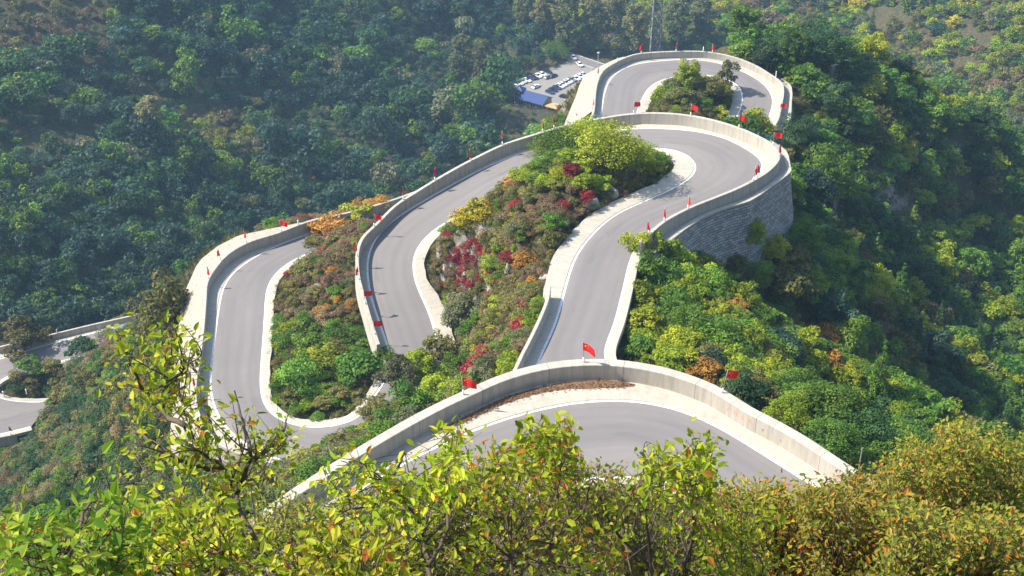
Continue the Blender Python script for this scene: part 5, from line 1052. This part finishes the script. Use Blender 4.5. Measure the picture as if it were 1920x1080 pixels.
link('red_creeper', make_mesh('red_creeper', V, F_, LM['red'], attrs={'t': rng.random(len(F_))}), label='narrow streak of dark red creeper in the woodland at the right edge', cat='creeper')
# pale boulders and rock faces breaking through the scrub
def boulder(u, v, r, label, sq=(1, 1, .8), seed=1, up=0.0):
    p = sight(u, v, up, 60); rr = np.random.default_rng(seed); d = fib(42); d = unit(d+rr.normal(0, .12, d.shape)); off_ = rr.normal(size=(14, 3)); off_ = unit(off_); rad = 1-np.max(np.clip(d@off_.T-.62, 0, 1)*rr.uniform(.5, 1.0, 14), axis=1)+rr.normal(0, .09, len(d)); V = d*rad[:, None]*r*np.array(sq)
    import bmesh
    bm = bmesh.new(); [bm.verts.new(q) for q in V]; bmesh.ops.convex_hull(bm, input=bm.verts) if False else None
    res = bmesh.ops.convex_hull(bm, input=list(bm.verts)); me = bpy.data.meshes.new('boulder'); bm.to_mesh(me); bm.free(); me.materials.append(M_ROCK)
    link('boulder', me, None, tuple(p), label, 'rock')
for q, (u, v, r, lab, sq) in enumerate(((1105,385,1.4,'pale limestone face beside the straight road under the crimson creeper',(1.2,.8,1.1)),(1140,362,1.25,'pale limestone face under the big mound tree',(1.3,.8,.9)),(1060,420,1.2,'small grey rock above the concrete apron of the straight road',(1.2,.8,.8)),(827,480,1.2,'white rock face above the inner kerb of the middle bend',(.6,.9,1.6)),(833,520,1.2,'lower white rock at the inner kerb of the middle bend',(.7,.9,1.5)),(598,548,1.3,'pinkish pale rock among the red shrubs of the island',(.8,.8,1.2)),(126,832,.9,'round white boulder on the shaded left flank',(.8,.8,1)),(1700,515,3.0,'dark purplish rock in the shaded ravine',(1.1,.8,.8)),(1030,520,.9,'flat pale stone near the top of the gutter wall',(1.6,.8,.5)))): boulder(u, v, r, lab, sq, q+3)
# ------------------------------------------------------------------ foreground saplings and bushes on the viewer's own slope
M_FRONT = {
 'lime': leafmat('sapling_leaves', (.150, .235, .012), (.350, .410, .022), (.640, .540, .050), .45, .03, .2),
 'green': leafmat('fresh_green_leaves', (.095, .205, .016), (.250, .370, .026), (.470, .490, .045), .45, .03, .2),
 'rusty': leafmat('turning_leaves', (.105, .155, .020), (.250, .255, .030), (.450, .270, .045), .40, .04, .3),
 'fine': leafmat('fine_olive_leaves', (.100, .140, .024), (.230, .240, .040), (.400, .320, .070), .38, .05, .3),
 'amber': leafmat('amber_leaves', (.30, .16, .02), (.46, .20, .03), (.50, .10, .03), .4, .04),
}
rf = np.random.default_rng(21)
def leaves(cen, dirs, nrm, size, wid=.52, fold=.18):
    """folded oval leaves: 6 points, two quads sharing the midrib"""
    m = len(cen); d = unit(dirs); s = unit(np.cross(nrm, d)); n = unit(np.cross(d, s)); L = size[:, None]; w = L*wid*.5
    droop = n*L*.10
    b = cen; tip = cen+d*L-droop*1.5; l1 = cen+d*L*.28+s*w*.92+n*w*fold*2; l2 = cen+d*L*.66+s*w*.8+n*w*fold*2-droop*.6; r1 = cen+d*L*.28-s*w*.92+n*w*fold*2; r2 = cen+d*L*.66-s*w*.8+n*w*fold*2-droop*.6
    V = np.stack([b, l1, l2, tip, r2, r1], 1).reshape(-1, 3); i = np.arange(m)*6
    F_ = np.stack([np.stack([i, i+3, i+2, i+1], 1), np.stack([i, i+5, i+4, i+3], 1)], 1).reshape(-1, 4)
    return V, F_
def bush(name, label, cat, stems, polys, depth, ntips, leaf, sp, group=None, per=26, spread=.32, amber=.03, stemr=.03, dj=.12, twig=.0045, wid=.52):
    """stems: list of px polylines [(u,v),...]; polys: outlines (px) to be filled with twig ends at the given depth"""
    tips = []
    for pg in polys:
        us = [p[0] for p in pg]; vs_ = [p[1] for p in pg]; k = 0; want = ntips if len(polys) == 1 else max(3, int(ntips/len(polys)))
        while k < want:
            u, v = rf.uniform(min(us), max(us)), rf.uniform(min(vs_), max(vs_))
            if inpoly(u, v, pg)[0]: tips.append((u, v)); k += 1
    D = [depth*(1+rf.uniform(-dj, dj)) for _ in tips]
    mb = MB(); nodes = []
    for st in stems:
        pts = [PD(u, v, depth*(1+.03*math.sin(i*1.7+st[0][0]))) for i, (u, v) in enumerate(st)]
        c = catmull(pts, 5); c = c+rf.normal(0, stemr*.35, c.shape); n = len(c); r = np.linspace(stemr, stemr*.22, n); mb.tube(c, list(r), 6); nodes += [(c[i], r[i]) for i in range(n)]
    NP = np.array([a for a, _ in nodes]); cen, dirs, nr_, sz = [], [], [], []
    for (u, v), d in zip(tips, D):
        tp = PD(u, v, d); dist = np.linalg.norm(NP-tp, axis=1)+np.maximum(0, NP[:, 2]-tp[2])*1.5; k = int(np.argmin(dist+rf.uniform(0, .25*dist.min()+.05, len(dist)))); b = NP[k]
        L = np.linalg.norm(tp-b); mid = (b+tp)/2+rf.normal(0, .10*L, 3)+np.array([0, 0, -.06*L]); c = catmull([b, mid, tp], 5)
        r0 = min(nodes[k][1]*.6, twig*(1+1.6*L)); mb.tube(c, list(np.linspace(r0, twig*.45, len(c))), 4)
        n = int(per*rf.uniform(.6, 1.3)); t = 1-rf.random(n)**1.4*min(1, spread*2.2/max(L, .05)); ii = np.clip(t*(len(c)-1), 0, len(c)-1.001); i0 = ii.astype(int); fr = (ii-i0)[:, None]; p = c[i0]*(1-fr)+c[i0+1]*fr; tg = unit(c[i0+1]-c[i0])
        sd = unit(rf.normal(size=(n, 3))); jitter_ = rf.normal(0, spread*.33, (n, 3)); p = p+jitter_
        dd = unit(tg*.5+sd*.9+np.array([0, 0, -.35])); nn_ = unit(np.array([-.25, -.15, 1.0])+rf.normal(0, .55, (n, 3)))
        cen.append(p); dirs.append(dd); nr_.append(nn_); sz.append(leaf*rf.uniform(.55, 1.25, n))
        for q in range(0, n, 3): mb.tube([c[i0[q]], p[q]], [twig*.5, twig*.3], 3, cap=False)
    cen = np.vstack(cen); V, F_ = leaves(cen, np.vstack(dirs), np.vstack(nr_), np.concatenate(sz), wid); n = len(cen); t = np.clip(rf.normal(.42, .24, n), 0, 1); mi = (rf.random(n) < amber).astype(int)
    base = P(stems[0][0][0], stems[0][0][1], -1) if False else PD(stems[0][0][0], stems[0][0][1], depth); g_ = gz(base[0], base[1])[0]
    if base[2] > g_: mb.tube([(base[0]+.05, base[1]-.1, g_-.1), tuple((base+np.array([base[0], base[1], g_]))/2+[.04, 0, 0]), tuple(base)], [stemr*1.35, stemr*1.15, stemr], 7)
    org = np.array([base[0], base[1], g_]); mb.V = [tuple(np.array(v)-org) for v in mb.V]
    e = empty(name, tuple(org), label, cat, group); link('branches', mb.mesh('branches', M_BARK, True), e); link('leaves', make_mesh('leaves', V-org, F_, [M_FRONT[sp], M_FRONT['amber']], np.repeat(mi, 2), attrs={'t': np.repeat(t, 2)}), e); return e
bush('sapling', 'tall leafy sapling at the lower left whose top crosses the pale concrete face', 'sapling', [[(560,1130),(523,1078),(483,1020),(450,960),(443,920),(417,877),(380,850),(345,800),(318,720),(322,625)], [(443,920),(470,860),(455,790),(440,735)], [(417,877),(350,870),(290,830),(235,800)], [(483,1020),(400,1000),(330,960),(250,930)], [(345,800),(290,760),(250,700),(222,625)], [(470,860),(520,830),(540,775)], [(318,720),(350,690),(365,640)]],
     [[(310,600),(345,600),(360,660),(300,680)],[(210,615),(255,640),(290,690),(240,700)],[(225,700),(290,700),(280,790),(225,770)],[(300,690),(370,690),(380,800),(300,800)],[(370,730),(480,740),(480,850),(380,850)],[(240,800),(400,800),(420,880),(235,880)],[(400,850),(480,850),(500,930),(400,930)],[(500,815),(550,790),(545,850),(510,850)],[(200,880),(420,890),(420,960),(170,940)]], 9.2, 115, .062, 'lime', per=12, spread=.17, stemr=.020, amber=.05)
bush('leafy_bush', 'bright green big leaved bush filling the bottom left corner', 'bush', [[(60,1150),(50,1060),(45,985),(40,950)], [(60,1150),(130,1030),(165,950),(190,900)], [(60,1150),(200,1060),(260,990)]], [[(0,950),(60,945),(120,960),(140,1080),(0,1080)],[(110,930),(200,880),(260,940),(270,1080),(120,1080)]], 6.6, 75, .066, 'green', per=17, spread=.15, stemr=.014, amber=.02, dj=.15)
bush('leafy_bush', 'lime green bush between the bottom left corner and the sapling stem', 'bush', [[(330,1150),(330,1060),(310,985)], [(330,1150),(410,1050),(440,1000)]], [[(230,930),(400,920),(500,990),(560,1080),(250,1080)]], 8.2, 80, .066, 'lime', per=15, spread=.17, stemr=.013, amber=.06)
bush('sapling', 'dark stemmed sapling in front of the left end of the near parapet', 'sapling', [[(815,1140),(803,1060),(797,1020),(773,957),(730,910),(690,880),(640,865)], [(803,1060),(835,1000),(840,940),(830,870)], [(773,957),(700,950),(640,960)], [(730,910),(745,880),(760,850)]], [[(590,870),(640,845),(700,870),(700,920),(600,930)],[(690,880),(770,850),(800,900),(720,930)],[(600,930),(720,930),(740,1010),(600,1010)],[(730,930),(850,890),(880,1000),(750,1010)],[(800,860),(880,850),(890,900),(820,910)],[(845,800),(865,800),(865,860),(850,860)]], 8.6, 85, .064, 'lime', per=13, spread=.14, stemr=.016, amber=.05)
bush('leafy_bush', 'yellow green bush below the dark stemmed sapling at the bottom edge', 'bush', [[(640,1160),(640,1080),(620,1000)], [(640,1160),(720,1060)]], [[(540,985),(660,980),(790,1000),(800,1080),(540,1080)]], 8.0, 62, .066, 'lime', per=15, spread=.17, stemr=.012, amber=.06)
bush('leafy_bush', 'yellow green bush with orange leaves in front of the middle of the near road', 'bush', [[(960,1150),(960,1050),(950,960),(945,860)], [(960,1150),(1030,1020),(1050,900),(1045,825)], [(960,1050),(900,960),(880,880)], [(1030,1020),(1090,960),(1110,900)]], [[(865,855),(940,825),(990,850),(990,960),(860,960)],[(980,840),(1050,815),(1110,880),(1120,970),(980,960)],[(860,950),(1120,960),(1130,1080),(850,1080)],[(985,800),(1000,800),(1000,840),(985,840)],[(1035,795),(1060,805),(1055,840),(1030,835)]], 9.4, 125, .064, 'lime', per=13, spread=.16, stemr=.014, amber=.10)
bush('leafy_bush', 'lime green bush right of the middle of the bottom edge', 'bush', [[(1220,1150),(1220,1060),(1210,960),(1195,890)], [(1220,1150),(1290,1040),(1300,930),(1310,845)], [(1220,1060),(1150,990),(1130,920)]], [[(1100,900),(1200,885),(1280,920),(1330,1000),(1340,1080),(1110,1080)],[(1280,860),(1330,850),(1335,940),(1280,930)],[(1230,855),(1250,855),(1250,885),(1232,885)],[(1295,825),(1335,830),(1330,870),(1300,860)]], 9.8, 105, .064, 'lime', per=12, spread=.16, stemr=.014, amber=.05)
bush('leafy_bush', 'yellowish bush between the lime bush and the russet thicket', 'bush', [[(1400,1150),(1390,1060),(1380,1000)]], [[(1320,960),(1440,940),(1480,1010),(1460,1080),(1320,1080)]], 11.0, 55, .068, 'lime', per=16, spread=.18, stemr=.013, amber=.05)
# finer bushes a little farther down the slope
FB = [('olive fine leaved bush behind the sapling at the lower left', [(150,950),(330,930),(560,900),(620,960),(600,1080),(100,1080)], 15, 230, 'fine', .02), ('olive fine leaved bush behind the dark stemmed sapling', [(540,930),(700,900),(880,880),(900,1080),(540,1080)], 16, 300, 'fine', .03), ('olive fine leaved bush behind the middle of the bottom edge', [(830,870),(960,830),(1070,840),(1180,890),(1200,1080),(830,1080)], 16, 310, 'fine', .04), ('mixed fine leaved bush behind the lime green bush', [(1130,900),(1290,920),(1380,910),(1380,1080),(1130,1080)], 17, 210, 'fine', .05),
      ('russet bush with small leaves under the inside of the near road', [(1300,925),(1360,900),(1500,905),(1560,920),(1580,1080),(1320,1080)], 18, 330, 'rusty', .06), ('russet green bush overlapping the right end of the near road', [(1500,910),(1560,895),(1640,870),(1700,930),(1720,1080),(1520,1080)], 17, 330, 'rusty', .05), ('tallest autumn bush at the right with orange tinged top', [(1640,870),(1690,815),(1740,835),(1795,782),(1850,815),(1860,960),(1660,960)], 21, 330, 'rusty', .09), ('green and orange bush at the right edge', [(1800,830),(1870,800),(1925,815),(1930,980),(1820,980)], 22, 180, 'rusty', .05), ('russet bush in the bottom right corner', [(1660,940),(1930,960),(1930,1085),(1660,1085)], 15, 330, 'rusty', .06)]
for q, (lab, pg, d, n, sp, am) in enumerate(FB):
    us = [p[0] for p in pg]; vs_ = [p[1] for p in pg]; uc = sum(us)/len(us); top = min(vs_); lo_ = 1150
    st = [[(uc, lo_), (uc+20, (lo_+top)/2+40), (uc+rf.uniform(-40, 40), top+50)]]+[[(uc, lo_), (uc+a*.5, (lo_+top)/2+60), (uc+a, top+rf.uniform(70, 120))] for a in ((min(us)-uc)*.65, (max(us)-uc)*.65)]
    bush('thicket_bush', lab, 'bush', st, [pg], d, n, .078 if sp == 'rusty' else .070, sp, per=30 if sp == 'rusty' else 26, spread=.20, amber=am, stemr=.03, dj=.10, wid=.46)
# ------------------------------------------------------------------ the air
def hazebox():
    m, nt, out = newmat('valley_haze'); pv = nt.nodes.new('ShaderNodeVolumePrincipled'); pv.inputs['Color'].default_value = (.45, .74, 1, 1); pv.inputs['Density'].default_value = .00017; pv.inputs['Anisotropy'].default_value = .1; nt.links.new(pv.outputs[0], out.inputs['Volume'])
    lo = (float(gx[0])-5, float(gy[0])-5, float(GZ.min())-1.0); hi = (float(gx[-1])+5, float(gy[-1])+5, max(float(GZ.max())+12, CZ+6))
    link('haze', MB().box(lo, hi).mesh('haze', m), kind='stuff')
hazebox()
